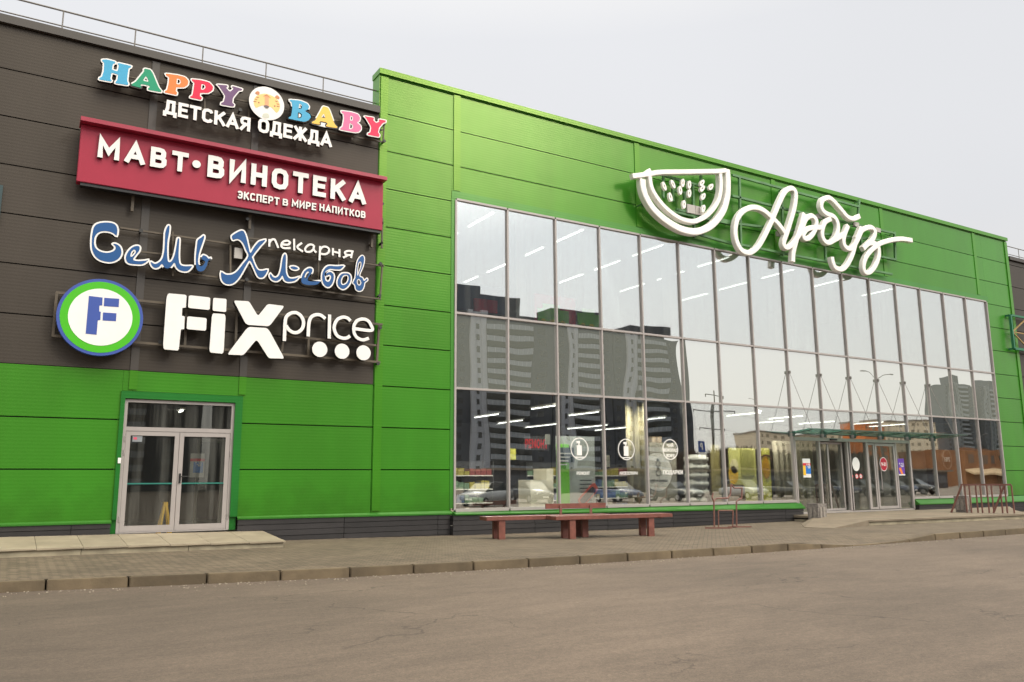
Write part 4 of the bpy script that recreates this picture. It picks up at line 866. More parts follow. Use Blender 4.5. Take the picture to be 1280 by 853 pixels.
m.build('bracing', mat('ochre_steel', (.30, .19, .07), .6), tr)

# ================================================================== STREET FURNITURE
def bench(loc, rz, L, legs, label, back=None):
    b = thing('bench', loc, label, 'bench', None, 0)
    x, y, z = loc
    m = MB()
    m.box(x, y, z+.455, x+L, y+.27, z+.55); m.box(x, y+.285, z+.455, x+L, y+.56, z+.55); m.build('seat', M_wood, b, bevel=.008)
    m = MB(); m.box(x+.25, y+.06, z+.43, x+.33, y+.5, z+.454); m.box(x+L-.35, y+.06, z+.43, x+L-.27, y+.5, z+.454); m.build('seat_batten', M_wood, b)
    for lx in legs:
        for ly in (.03, .42): m = MB(); m.box(x+lx, y+ly, z-.03, x+lx+.17, y+ly+.11, z+.454); m.build('leg', M_wood, b, bevel=.005)
    if back:
        m = MB(); m.box(x+back[0], y+.50, z+.70, x+back[1], y+.55, z+.83); m.build('backrest', M_wood, b, bevel=.006)
        for q in (.22, .72): px_ = x+back[0]+(back[1]-back[0])*q; m = MB(); m.box(px_, y+.46, z+.55, px_+.06, y+.498, z+.78); m.build('backrest_post', M_rust, b)
    b.rotation_euler.z = rz; return b
bench((10.13, 17.86, .155), R_(-10.5), 3.5, (.33, 2.62), 'red-brown plank bench with a short raised backrest plank, nearer the wall', back=(1.80, 3.55))
bench((11.62, 17.02, .155), R_(-7.5), 3.45, (.40, 2.72), 'red-brown plank bench without a back, nearer the road in front of the other')

# cat-shaped bicycle rack
cr_ = thing('bicycle_rack', (18.7, 18.1, .13), 'small brick-red bent tube rack shaped like a cat outline beside the low window sill', 'bicycle rack')
L_ = zz((875, 590), 10.66); yr = 18.3
def rk(pts): return [(fac(*L_(p), yr)[0], yr, fac(*L_(p), yr)[1]) for p in pts]
m = MB()
def poly(m, P_, r=.024):
    for a, b in zip(P_, P_[1:]): m.tube(a, b, r, n=8)
poly(m, rk([(190,735),(185,400),(160,340),(175,285)])); poly(m, rk([(185,400),(215,355),(375,350),(405,300),(415,165),(455,215),(560,215),(555,355),(515,365),(485,400),(488,725)])); m.build('cat_outline', M_rust, cr_)
m = MB(); poly(m, rk([(248,735),(245,515),(440,515),(435,725),(488,728)]), .02); m.build('inner_hoop', M_rust, cr_)
def floorbar(a, b):
    A = gnd(*L_(a), .13); Bq = gnd(*L_(b), .13); return (A[0], A[1], .135), (Bq[0], Bq[1], .135)
m = MB(); m.bar((18.12, 18.55, .135), (18.72, 18.05, .135), .05); m.build('foot_plate', M_rust, cr_)
m = MB(); m.bar((19.02, 18.5, .135), (19.62, 18.1, .135), .05); m.build('foot_plate', M_rust, cr_)

# litter bins
def bin_(loc, label, s=1.0):
    x, y, z = loc; b = thing('litter_bin', loc, label, 'bin', 'square concrete litter bins')
    m = MB(); w0 = .20*s; w1 = .23*s; h = .62*s
    m.v = [(x-w0, y-w0, z), (x+w0, y-w0, z), (x+w0, y+w0, z), (x-w0, y+w0, z), (x-w1, y-w1, z+h), (x+w1, y-w1, z+h), (x+w1, y+w1, z+h), (x-w1, y+w1, z+h), (x-w1*.75, y-w1*.75, z+h), (x+w1*.75, y-w1*.75, z+h), (x+w1*.75, y+w1*.75, z+h), (x-w1*.75, y+w1*.75, z+h), (x-w1*.7, y-w1*.7, z+h*.3), (x+w1*.7, y-w1*.7, z+h*.3), (x+w1*.7, y+w1*.7, z+h*.3), (x-w1*.7, y+w1*.7, z+h*.3)]
    m.f = [(3, 2, 1, 0), (0, 1, 5, 4), (1, 2, 6, 5), (2, 3, 7, 6), (3, 0, 4, 7), (4, 5, 9, 8), (5, 6, 10, 9), (6, 7, 11, 10), (7, 4, 8, 11), (8, 9, 13, 12), (9, 10, 14, 13), (10, 11, 15, 14), (11, 8, 12, 15), (12, 13, 14, 15)]
    m.build('concrete_shell', mat('pebbled_concrete', (.20, .18, .165), .9, var=.35, vscale=20, bump=.8, bscale=60), b)
    m = MB()
    for a0, c0, dx, dy in ((x-w1*.62, y-w1-.012, 1, 0), (x-w1-.012, y-w1*.62, 0, 1)):
        for k in range(2):
            o = k*w1*.70; m.box(a0+dx*o, c0+dy*o, z+.08, a0+dx*(o+w1*.5)+(0 if dx else .02), c0+dy*(o+w1*.5)+(0 if dy else .02), z+h*.82)
    m.build('relief_panel', mat('relief_concrete', (.25, .225, .20), .9, var=.25, vscale=12), b, bevel=.004)
    m = MB(); m.box(x-w1*.66, y-w1*.66, z+h*.3, x+w1*.66, y+w1*.66, z+h*.93); m.build('liner', M_intdark, b); return b
q = gnd(1026, 653, .15); bin_((q[0]+.1, q[1]+.2, .14), 'square pebbled concrete litter bin left of the main entrance doors')
q = gnd(1216, 641, .33); bin_((q[0]+.3, q[1]+.5, .33), 'square concrete litter bin behind the slatted red-brown railing at the right', .95)

# slatted railing at the right end of the platform
gr = thing('slatted_railing', (30.5, 17, .33), 'red-brown steel railing of upright bars at the right end of the entrance platform', 'railing')
A = Vector((*gnd(1204, 641, .33), .33)); Bq = Vector((*gnd(1268, 642, .33), .33)); H = 1.0
dv = Bq-A
m = MB(); m.bar(A+Vector((0, 0, H)), Bq+Vector((0, 0, H)), .06, .05); m.build('top_bar', M_rust, gr)
for t in (0.08, .17, .30, .39, .52, .61, .78, .87, 1.0):
    m = MB(); p = A+dv*t; m.bar(p, p+Vector((0, 0, H-.025)), .04, .04); m.build('upright', M_rust, gr)
for t, o in ((.02, -.35), (.86, 0.0)):
    p = A+dv*t; m = MB(); q2 = p+dv.normalized()*(-.42)+Vector((0, 0, 0)); m.bar(p+Vector((0, 0, H-.03)), q2, .05, .05); m.build('brace', M_rust, gr)

# ================================================================== INSIDE THE GLASS
M_lamp2 = mat('strip_lamp_shop', (.9, .9, .9), .5, emis=((1, .97, .90), 6))
def strip_lamp(x, y, z, L, label, grp):
    o = thing('strip_lamp', (x, y, z), label, 'ceiling lamp', grp)
    m = MB(); m.box(x-.014, y, z, x+.014, y+L, z+.03); m.build('diffuser', M_lamp2 if 3.5 < z < 5 else M_lamp, o)
    m = MB(); m.box(x-.07, y-.02, z+.051, x+.07, y+L+.02, z+.10); m.build('housing', M_int, o)
    m = MB(); m.tube((x, y+.2, z+.1), (x, y+.2, 10.45 if z > 5 else 4.29), .006, n=5); m.tube((x, y+L-.2, z+.1), (x, y+L-.2, 10.45 if z > 5 else 4.29), .006, n=5); m.build('hanger', M_rail, o)
    return o
for x in (12.35, 15.85, 19.4, 22.7, 26.35, 29.5, 33):
    for k in range(4 if x < 18 else 3 if x < 28 else 1):
        strip_lamp(x, 21.3+2.45*k, 9.9, 1.65, 'white linear ceiling lamp hanging behind the top row of glass', 'linear lamps over the upper floor')
for x, y, L in ((14.85, 21.7, 1.4), (14.9, 25.4, 1.8), (17.6, 23.0, 1.8), (19.75, 28.6, 2.6), (22.1, 28.3, 3.0), (21.6, 24.0, 1.6), (23.95, 29, 2.6), (23.1, 20.6, 1.6), (25.8, 20.9, 1.6), (29.5, 22.3, 1.8), (31.8, 21.6, 1.6), (27.2, 23.0, 1.8), (17.3, 27.6, 1.9), (34, 22, 1.8), (12.6, 26.6, 1.8)):
    strip_lamp(x, y, 3.95, L, 'white linear ceiling lamp hanging low behind the bottom row of glass', 'linear lamps over the ground floor')

for i_, x in enumerate((11.2, 12.95, 14.6, 16.3, 18.0, 19.7, 21.4, 23.1, 33.5)):  # unseen spotlights with area lights, added to brighten the goods inside
    o = thing('added_spotlight', (x, 20.22, 4.2), 'unseen spotlight added to brighten the window display, %s from the left' % ('first', 'second', 'third', 'fourth', 'fifth', 'sixth', 'seventh', 'eighth', 'ninth')[i_], 'spotlight', 'added spotlights brightening the window displays')
    m = MB(); m.tube((x, 20.18, 4.28), (x, 20.24, 4.16), .05, n=12); m.build('housing', M_int, o)
    sp_ = bpy.data.lights.new('added_display_light', 'AREA'); sp_.shape = 'DISK'; sp_.size = .09; sp_.energy = 75; sp_.color = (1, .93, .80); sp_.spread = R_(130)
    so = bpy.data.objects.new('added_display_light', sp_); COL.objects.link(so); so.parent = o; so.location = (0, .05, -.06); so.rotation_euler = (R_(36), 0, 0)
def at(px, py, y): X, Z = fac(px, py, y); return X, Z
def board(name, label, cat, px0, py0, px1, py1, y, col, th=.03, group=None):
    x0, z1 = at(px0, py0, y); x1, z0 = at(px1, py1, y)
    t = thing(name, ((x0+x1)/2, y, z0), label, cat, group)
    m = MB(); m.box(x0, y, z0, x1, y+th, z1); m.build('panel', mat('panel_%d_%d_%d' % tuple(int(c*99) for c in col), col, .6, var=.04), t)
    return t, x0, x1, z0, z1
# toy-vehicle mural boards on the upper floor
t, x0, x1, z0, z1 = board('mural_board', 'red and dark mural board with green and yellow truck shapes behind the upper glass', 'mural', 668, 388, 741, 404, 21.2, (.22, .10, .12))
z1 = z0+ .75; m = MB(); m.box(x0, 21.18, z0-.3, x0+1.6, 21.199, z1); m.build('red_field', mat('mural_red', (.80, .04, .10), .5), t)
for a, b in ((x0+.1, x0+1.3), (x0+1.65, x0+2.7)):
    m = MB(); m.box(a, 21.15, z0-.12, b, 21.175, z0+.28); m.box(a+.2, 21.15, z0+.28, b-.35, 21.175, z0+.45); m.build('truck_shape', mat('mural_green', (.30, .85, .08), .5), t)
    for k in (.2, .55, .95): decal(t, 'wheel_disc', mat('mural_yellow', (.95, .75, .05), .5), [circ(a+k, z0-.16, .11, n=16)], 21.13, .01)
board('display_booth', 'dark blue and red display booth with figures behind the upper left glass', 'display', 571, 352, 631, 394, 21.6, (.12, .15, .26))
m = MB(); x0, z1 = at(604, 374, 21.5); x1, z0 = at(622, 392, 21.5); t = bpy.data.objects['display_booth']; m.box(x0-.3, 21.5, z0, x1, 21.58, z1); m.build('red_panel', MATS['mural_red'], t)
m = MB(); m.box(x0-1.3, 21.5, z0+.5, x0-.9, 21.58, z0+.8); m.build('orange_panel', mat('mural_orange', (.9, .25, .03), .5), t)

# ground-floor displays
t, x0, x1, z0, z1 = board('poster_stand', 'tall grey and lime poster stand with a tilted phone picture behind the third lower pane', 'poster', 695, 545, 745, 634, 20.5, (.42, .44, .42))
m = MB(); m.box(x0, 20.47, z0, x0+.45, 20.499, z1-.25); m.build('lime_band', mat('poster_lime', (.22, .70, .05), .5), t)
m = MB(); m.box(x0+.02, 20.44, z0+1.35, x0+.62, 20.465, z1-.35); m.build('slate_card', mat('poster_slate', (.08, .11, .14), .5), t)
for k in range(4): decal(t, 'text_line', M_white, [rect(x0+.08, z1-.55-.11*k, x0+.5-.05*k, z1-.51-.11*k)], 20.432, .004)
cx, cz = x0+1.15, z0+.38; an = R_(40)
ph = [(-.42, -.15), (.42, -.15), (.42, .15), (-.42, .15)]
rot = lambda L, an=an: [(cx+a*math.cos(an)-b*math.sin(an), cz+a*math.sin(an)+b*math.cos(an)) for a, b in L]
decal(t, 'phone_picture', mat('phone_red', (.55, .08, .05), .4), [soften(rot(ph))], 20.47, .02)
decal(t, 'phone_screen', mat('phone_dark', (.05, .03, .04), .4), [soften(rot([(-.36, -.10), (.30, -.10), (.30, .10), (-.36, .10)]))], 20.46, .008)
for k in range(6): decal(t, 'text_line', M_black, [rect(x0+.85, z1-1.35-.12*k, x0+1.3, z1-1.32-.12*k)], 20.492, .004)
# shelves and counter
def shelf_unit(x, y, L, label, h=1.9, rows=4, cols=((.5, .1, .1), (.6, .55, .4), (.1, .2, .4), (.3, .5, .3), (.7, .6, .1))):
    s = thing('shop_shelf', (x, y, .33), label, 'shelf'); z = .33
    m = MB(); m.box(x, y, z, x+.04, y+.5, z+h); m.box(x+L-.04, y, z, x+L, y+.5, z+h); m.box(x+.04, y+.46, z, x+L-.04, y+.5, z+h)
    m.build('shelf_frame', M_intdark, s)
    for k in range(rows):
        m = MB(); zk = z+.1+k*(h-.15)/rows; m.box(x+.04, y, zk, x+L-.04, y+.455, zk+.03); m.build('shelf_board', M_int, s)
        xx = x+.08; q = 0
        for ci in range(3):
            m = MB(); cnt = 0
            while cnt < 4 and xx < x+L-.25:
                ww = random.uniform(.1, .22); m.box(xx, y+.04, zk+.031, xx+ww, y+.4, zk+random.uniform(.15, .33)); xx += ww+.02; cnt += 1
            if m.v: m.build('goods', mat('goods_%d' % ((ci+k) % 5), tuple(c*.45 for c in cols[(ci+k) % 5]), .6), s)
    return s
shelf_unit(11.2, 23.5, 2.4, 'dark shop shelf of mixed goods behind the first lower pane')
shelf_unit(15.5, 24.5, 2.2, 'dark shop shelf of boxed goods beneath the red banner inside')
shelf_unit(19.2, 26, 3.0, 'dark shop shelf further inside behind the beige curtains')
t, x0, x1, z0, z1 = board('red_banner', 'dark banner with red lettering hanging inside behind the second lower pane', 'banner', 655, 545, 686, 563, 23.8, (.03, .03, .035))
for me in text_meshes('РЕМОНТ', x0+.05, x1-.05, z1-.42, z1-.1, 23.79, .01, .03, split=False): link_mesh(me, 'lettering', mat('banner_red', (.6, .01, .02), .5), t)
ct = thing('service_counter', (15.3, 21.2, .33), 'pale beige stepped service counter block behind the second lower pane', 'counter')
x0, z1 = at(663, 600, 21.3); x1, z0 = at(690, 634, 21.3); m = MB(); m.box(x0, 21.3, .33, x1, 22.0, z1); m.build('counter_front', mat('beige_laminate', (.66, .62, .50), .6), ct)
x0, z1 = at(683, 586, 21.35); m = MB(); m.box(x0, 21.35, z1-1.2, x1+.1, 22.1, z1); m.build('upright_panel', MATS['beige_laminate'], ct)
board('notice_card', 'small beige notice card fixed inside near the fourth lower pane', 'notice', 757, 569, 762.5, 584, 20.2, (.55, .50, .42))
board('leaflet_card', 'grey leaflet card hanging inside at the top right of the second lower pane', 'notice', 682, 543, 688, 556, 20.4, (.40, .40, .36))
board('olive_card', 'olive yellow hanging card inside the left of the second lower pane', 'notice', 636, 561, 645, 575, 22, (.35, .33, .05))
board('white_poster', 'pale grey showcase back wall behind the round hanging disc', 'display wall', 812, 553, 848, 634, 21.5, (.26, .24, .20))
for a in (815, 822): board('kraft_box', 'kraft cardboard box standing on top of the pale showcase behind the lower glass', 'box', a, 546, a+5.5, 556, 21.55, (.34, .25, .16), .3, 'kraft boxes on the showcase')
# curtains: pleated
def curtain(name_px0, px1, pyb, pyt, y, col, label):
    x0, z0 = at(name_px0, pyb, y); x1, z1 = at(px1, pyt, y); c = MB(); n = int((x1-x0)/.04)
    for i in range(n+1):
        xx = x0+(x1-x0)*i/n; yy = y+.06*math.sin(i*1.05+.5*math.sin(i*.3)); c.v += [(xx, yy, z0), (xx, yy, z1), (xx, yy+.015, z0), (xx, yy+.015, z1)]
    for i in range(n):
        b = i*4; c.f += [(b, b+4, b+5, b+1), (b+2, b+3, b+7, b+6), (b+1, b+5, b+7, b+3), (b, b+2, b+6, b+4)]
    c.f += [(0, 1, 3, 2), (n*4, n*4+2, n*4+3, n*4+1)]
    return tag(c.build('curtain', mat('fabric_%d' % int(col[0]*99), col, .85, var=.1), None, smooth=True), label, 'curtain')
curtain(786, 806, 634, 500, 20.6, (.50, .44, .28), 'beige pleated curtain behind the fourth lower pane')
curtain(971, 998, 628, 552, 20.6, (.42, .38, .29), 'beige pleated curtain behind the last lower pane before the entrance')
curtain(1003, 1013, 634, 552, 20.9, (.30, .29, .20), 'olive pleated curtain inside the left fixed pane of the entrance')
# round hanging disc
t = thing('round_disc_sign', (18.9, 20.25, 1.7), 'large grey round disc sign with line drawings hanging behind the fifth lower pane', 'sign')
a = fac(822.5, 590, 20.80); decal(t, 'disc', mat('disc_grey', (.80, .76, .72), .5), [circ(a[0], a[1], .62)], 20.80, .03); decal(t, 'disc_edge', M_black, [circ(a[0], a[1], .635)], 20.835, .02)
for dz, r in ((.27, .10), (-.03, .11)):
    decal(t, 'line_drawing', M_black, [circ(a[0]+.02, a[1]+dz, r, n=24), circ(a[0]+.02, a[1]+dz, r*.82, n=24)], 20.79, .006)
    decal(t, 'line_drawing', M_black, [[(a[0]-.05, a[1]+dz+r), (a[0]+.02, a[1]+dz+r+.08), (a[0]+.09, a[1]+dz+r)]], 20.792, .006)
for me in text_meshes('ЧАЙ И ДАРЫ', a[0]-.38, a[0]+.40, a[1]-.33, a[1]-.23, 20.79, .006, .02, split=False): link_mesh(me, 'lettering', M_black, t)
# yellow juice panels
t, x0, x1, z0, z1 = board('yellow_poster_wall', 'pale yellow promotional wall with a jug picture behind the seventh lower pane', 'poster', 911, 560, 948, 632, 20.9, (.62, .60, .20))
for q, r, col in (((918, 583), .20, (.80, .72, .42)), ((917, 594), .24, (.75, .45, .02))):
    a = fac(*q, 20.89); decal(t, 'jug_picture', mat('jug_%d' % int(r*100), col, .5), [circ(a[0], a[1], r, r*1.3, 20)], 20.885, .004)
m = MB(); a = fac(935, 578, 20.88); m.box(a[0]-.35, 20.87, a[1]-.5, a[0]+.3, 20.899, a[1]+.45); m.build('olive_block', mat('olive_block', (.35, .34, .10), .6), t)
m = MB(); m.box(a[0]-.2, 20.875, a[1]-1.42, a[0]+.55, 20.88, a[1]-1.38); m.build('text_line', M_black, t)
t, x0, x1, z0, z1 = board('lemon_poster', 'bright yellow poster with a brown arc and glass picture behind the eighth lower pane', 'poster', 952, 560, 966, 632, 20.7, (.72, .68, .12))
a = fac(958, 585, 20.68); decal(t, 'glass_picture', mat('amber', (.65, .33, .02), .5), [circ(a[0], a[1], .2, .4, 20)], 20.68, .01)
a = fac(958, 575, 20.68); decal(t, 'arc_picture', mat('brown_arc', (.12, .05, .02), .5), [[(a[0]+.3*math.cos(R_(k)), a[1]+.2*math.sin(R_(k))) for k in range(0, 181, 15)]+[(a[0]+.22*math.cos(R_(k)), a[1]+.13*math.sin(R_(k))) for k in range(180, -1, -15)]], 20.675, .01)
# stack of pillows and a heap of bags
ps = []
for k in range(6):
    x0, z = at(866, 632-k*10.5, 20.8); x1, _ = at(888, 632-k*10.5, 20.8)
    m = MB(); m.box(x0+random.uniform(-.03, .03), 20.8, z, x1+random.uniform(-.05, .05), 21.3, z+.30)
    tag(m.build('pillow', mat('pillow_white', (.55, .54, .50), .8), None, bevel=.08, smooth=True), 'white bundled pillow, one of the stack inside the sixth lower pane', 'pillow', 'pillows stacked inside the sixth pane')
board('brown_screen', 'olive brown folding screen behind the pillow stack', 'screen', 888, 556, 903, 634, 21.6, (.20, .17, .06))
m = MB(); x0, z0 = at(915, 632, 20.5); m.box(x0, 20.5, z0, x0+.75, 20.9, z0+.7)
tag(m.build('paper_bag', mat('brown_paper', (.20, .13, .08), .8), None, bevel=.06), 'crumpled brown paper bag on the sill behind the cat-shaped rack', 'bag')
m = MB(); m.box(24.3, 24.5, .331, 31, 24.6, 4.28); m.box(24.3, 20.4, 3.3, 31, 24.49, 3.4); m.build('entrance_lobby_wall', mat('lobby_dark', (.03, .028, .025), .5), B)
wd = thing('wood_clad_pier', (34, 20.4, .33), 'dark brown wood-clad pier with a round discount sticker behind the glass', 'pier')
x0, _ = at(1172, 600, 20.45); x1, _ = at(1199, 600, 20.45); z1 = at(1185, 541, 20.45)[1]
m = MB(); m.box(x0, 20.45, .33, x1, 20.9, z1); m.build('cladding', mat('dark_wood', (.075, .035, .018), .5, var=.3, vscale=2), wd)
a = fac(1184.5, 574.5, 20.43); decal(wd, 'ring', mat('pale_ring', (.45, .38, .33), .5), [circ(a[0], a[1], .33, .42), circ(a[0], a[1], .31, .40)], 20.435, .008)
for me in text_meshes('10%', a[0]-.2, a[0]+.22, a[1]-.1, a[1]+.1, 20.44, .006, .04, split=False): link_mesh(me, 'lettering', M_white, wd)
wf = MB(); x0, z1 = at(1201, 563, 20.5); x1, z0 = at(1255, 622, 20.5)
wf.box(x0, 20.5, z0-.1, x1, 20.56, z1); tag(wf.build('brown_partition', mat('brown_board', (.30, .13, .05), .5, var=.35, vscale=1.5), None), 'brown wooden partition behind the last two lower panes', 'partition')

# stickers on the lower glass
def sticker(px, py, r, label, kind_):
    a = fac(px, py, 19.99); t = thing('window_sticker', (a[0], 19.99, a[1]), label, 'sticker')
    decal(t, 'ring', M_white, [circ(a[0], a[1], r), circ(a[0], a[1], r*.92)], 20.008, .003)
    if kind_ == 'phone':
        decal(t, 'phone_icon', M_white, [rect(a[0]-.10, a[1]-.20, a[0]+.08, a[1]+.10)], 20.008, .003)
        decal(t, 'phone_icon', M_white, [rect(a[0]-.11, a[1]+.16, a[0]+.02, a[1]+.23)], 20.008, .003)
        decal(t, 'phone_icon', M_white, [rect(a[0]-.04, a[1]+.10, a[0]+.0, a[1]+.16)], 20.008, .003)
        decal(t, 'phone_icon', M_white, [rect(a[0]-.17, a[1]-.27, a[0]+.17, a[1]-.24)], 20.008, .003)
    else:
        for k, (s_, hw) in enumerate((('ЧАЙ', .13), ('ШОКОЛАД', .30), ('КОФЕ', .17))):
            for me in text_meshes(s_, a[0]-hw, a[0]+hw, a[1]+.08-.17*k, a[1]+.20-.17*k, 20.008, .003, .03, split=False): link_mesh(me, 'lettering', M_white, t)
    return t, a
t, a = sticker(725, 561, .33, 'white round phone sticker on the third lower pane, over the word РЕМОНТ', 'phone')
for me in text_meshes('РЕМОНТ', a[0]-.12, a[0]+.36, a[1]-.78, a[1]-.68, 20.008, .003, .03, split=False): link_mesh(me, 'lettering', M_white, t)
t, a = sticker(783.5, 562, .33, 'white round phone sticker on the fourth lower pane, over the word АКСЕССУАРЫ', 'phone')
for me in text_meshes('АКСЕССУАРЫ', a[0]-.3, a[0]+.42, a[1]-.78, a[1]-.68, 20.008, .003, .03, split=False): link_mesh(me, 'lettering', M_white, t)
t, a = sticker(838.5, 562, .33, 'white round sticker naming tea, chocolate and coffee on the fifth lower pane', 'text')
for me in text_meshes('ПОДАРКИ', a[0]-.34, a[0]+.5, a[1]-.82, a[1]-.66, 20.008, .003, .03, split=False): link_mesh(me, 'lettering', M_white, t)
# entrance stickers
def card(px0, py0, px1, py1, y, label, name='door_poster'):
    x0, z1 = at(px0, py0, y); x1, z0 = at(px1, py1, y); t = thing(name, ((x0+x1)/2, y, z0), label, 'poster'); return t, x0, x1, z0, z1
t, x0, x1, z0, z1 = card(1003, 573.5, 1014, 597, 19.985, 'white, yellow and blue poster on the left fixed pane of the entrance')
m = MB(); m.box(x0, 19.985, z0, x1, 19.99, z1); m.build('sheet', M_white, t)
m = MB(); m.box(x0+.14, 19.98, z0+.13, x1, 19.984, z0+.42); m.box(x0+.14, 19.98, z0+.42, x1, 19.984, z1-.25); m.build('blue_field', mat('poster_blue', (.01, .16, .55), .5), t)
m = MB(); m.box(x0, 19.98, z0+.08, x0+.14, 19.984, z1-.25); m.build('yellow_field', mat('poster_yellow', (.85, .50, .02), .5), t)
m = MB(); m.box(x0, 19.98, z1-.25, x1, 19.984, z1-.16); m.build('red_band', mat('poster_red', (.65, .02, .04), .5), t)
for me in text_meshes('9-20', x0+.19, x1-.03, z0+.32, z0+.50, 19.976, .003, .03, split=False): link_mesh(me, 'lettering', M_white, t)
t = thing('door_sticker', (27.6, 19.98, 2), 'white oval opening-hours sticker on the middle entrance pane', 'sticker'); a = fac(1070, 580.5, 19.985)
decal(t, 'disc', M_white, [circ(a[0], a[1], .22, .26)], 19.985, .003)
t = thing('prohibition_stickers', (27.6, 19.98, 1.6), 'row of small red-ringed prohibition stickers on the middle entrance pane', 'sticker')
for k, px in enumerate((1065.5, 1071, 1076)):
    a = fac(px, 595.5, 19.985); decal(t, 'disc', M_white if k else mat('poster_red', (.65, .02, .04), .5), [circ(a[0], a[1], .09 if k else .05)], 19.985, .003)
    if k: decal(t, 'red_ring', mat('poster_red', (.65, .02, .04), .5), [circ(a[0], a[1], .09, n=24), circ(a[0], a[1], .065, n=24)], 19.98, .003); decal(t, 'picture', M_black, [rect(a[0]-.03, a[1]-.01, a[0]+.03, a[1]+.02)], 19.98, .003)
t = thing('round_hours_sticker', (29.3, 19.94, 2), 'dark red round sticker with white opening hours on the right swing door', 'sticker'); a = fac(1104.5, 580.5, 19.945)
decal(t, 'disc', M_white, [circ(a[0], a[1], .24, .27)], 19.945, .003); decal(t, 'red_face', mat('hours_red', (.40, .0, .02), .5), [circ(a[0], a[1], .215, .245)], 19.94, .003)
for me in text_meshes('9-21', a[0]-.15, a[0]+.15, a[1]-.07, a[1]+.07, 19.936, .003, .04, split=False): link_mesh(me, 'lettering', M_white, t)
t, x0, x1, z0, z1 = card(1122, 573.5, 1131.5, 594.5, 19.985, 'violet poster with an orange stripe and white opening hours right of the swing doors')
m = MB(); m.box(x0, 19.985, z0, x1, 19.99, z1); m.build('sheet', mat('poster_violet', (.12, .04, .38), .5), t)
for me in text_meshes('9-21', x0+.06, x1-.06, z1-.33, z1-.16, 19.98, .003, .03, split=False): link_mesh(me, 'lettering', M_white, t)
decal(t, 'orange_stripe', mat('poster_orange', (.85, .22, .03), .5), [[(x0+.02, z0+.28), (x0+.16, z0+.32), (x0+.28, z0+.06), (x0+.16, z0+.04)]], 19.98, .003)
m = MB(); m.box(x0, 19.98, z0, x1, 19.984, z0+.05); m.build('white_foot', M_white, t)
# poster in the vestibule and wet-floor sign behind the left door
t, x0, x1, z0, z1 = card(238.5, 567, 254.5, 597, 22.4, 'blue and white poster on the inner door seen through the left door', 'inner_poster')
m = MB(); m.box(x0, 22.4, z0, x1, 22.42, z1); m.build('sheet', mat('pale_sheet', (.45, .45, .45), .5), t)
m = MB(); m.box(x0+.08, 22.39, z0+.12, x1-.03, 22.399, z1-.22); m.build('blue_field', mat('poster_blue', (.01, .16, .55), .5), t)
m = MB(); m.box(x0, 22.39, z1-.2, x1, 22.399, z1-.13); m.build('red_band', mat('poster_red', (.65, .02, .04), .5), t)
for me in text_meshes('9-20', x0+.12, x1-.08, z0+.28, z0+.42, 22.385, .003, .03, split=False): link_mesh(me, 'lettering', M_white, t)
wl = bpy.data.lights.new('vestibule_light', 'AREA'); wl.size = .3; wl.energy = 14; wl.color = (1, .9, .75)
wo = bpy.data.objects.new('vestibule_light', wl); COL.objects.link(wo); wo.location = (3.2, 20.6, 3.3)
ws = thing('floor_warning_sign', (3.2, 20.75, .33), 'yellow folding wet-floor sign standing inside behind the left leaf of the door', 'warning sign')
M_yel = mat('warning_yellow', (.75, .42, .01), .5)
for (px0, px1) in ((198.5, 207.5), (214.5, 209)):
    a = fac(px0, 664, 20.6); b = fac(px1, 629, 20.6)
    m = MB(); m.bar((a[0], 20.6, .34), (b[0], 20.75, b[1]), .05, .06); m.bar((a[0], 21.0, .34), (b[0], 20.85, b[1]), .05, .06); m.build('side_leg', M_yel, ws)
m = MB(); b = fac(208.5, 629, 20.6); m.box(b[0]-.05, 20.72, b[1]-.08, b[0]+.05, 20.88, b[1]+.02); m.build('handle', M_yel, ws)
strip_lamp(3.55, 21.6, 3.35, .5, 'white linear ceiling lamp in the vestibule behind the left door', None)

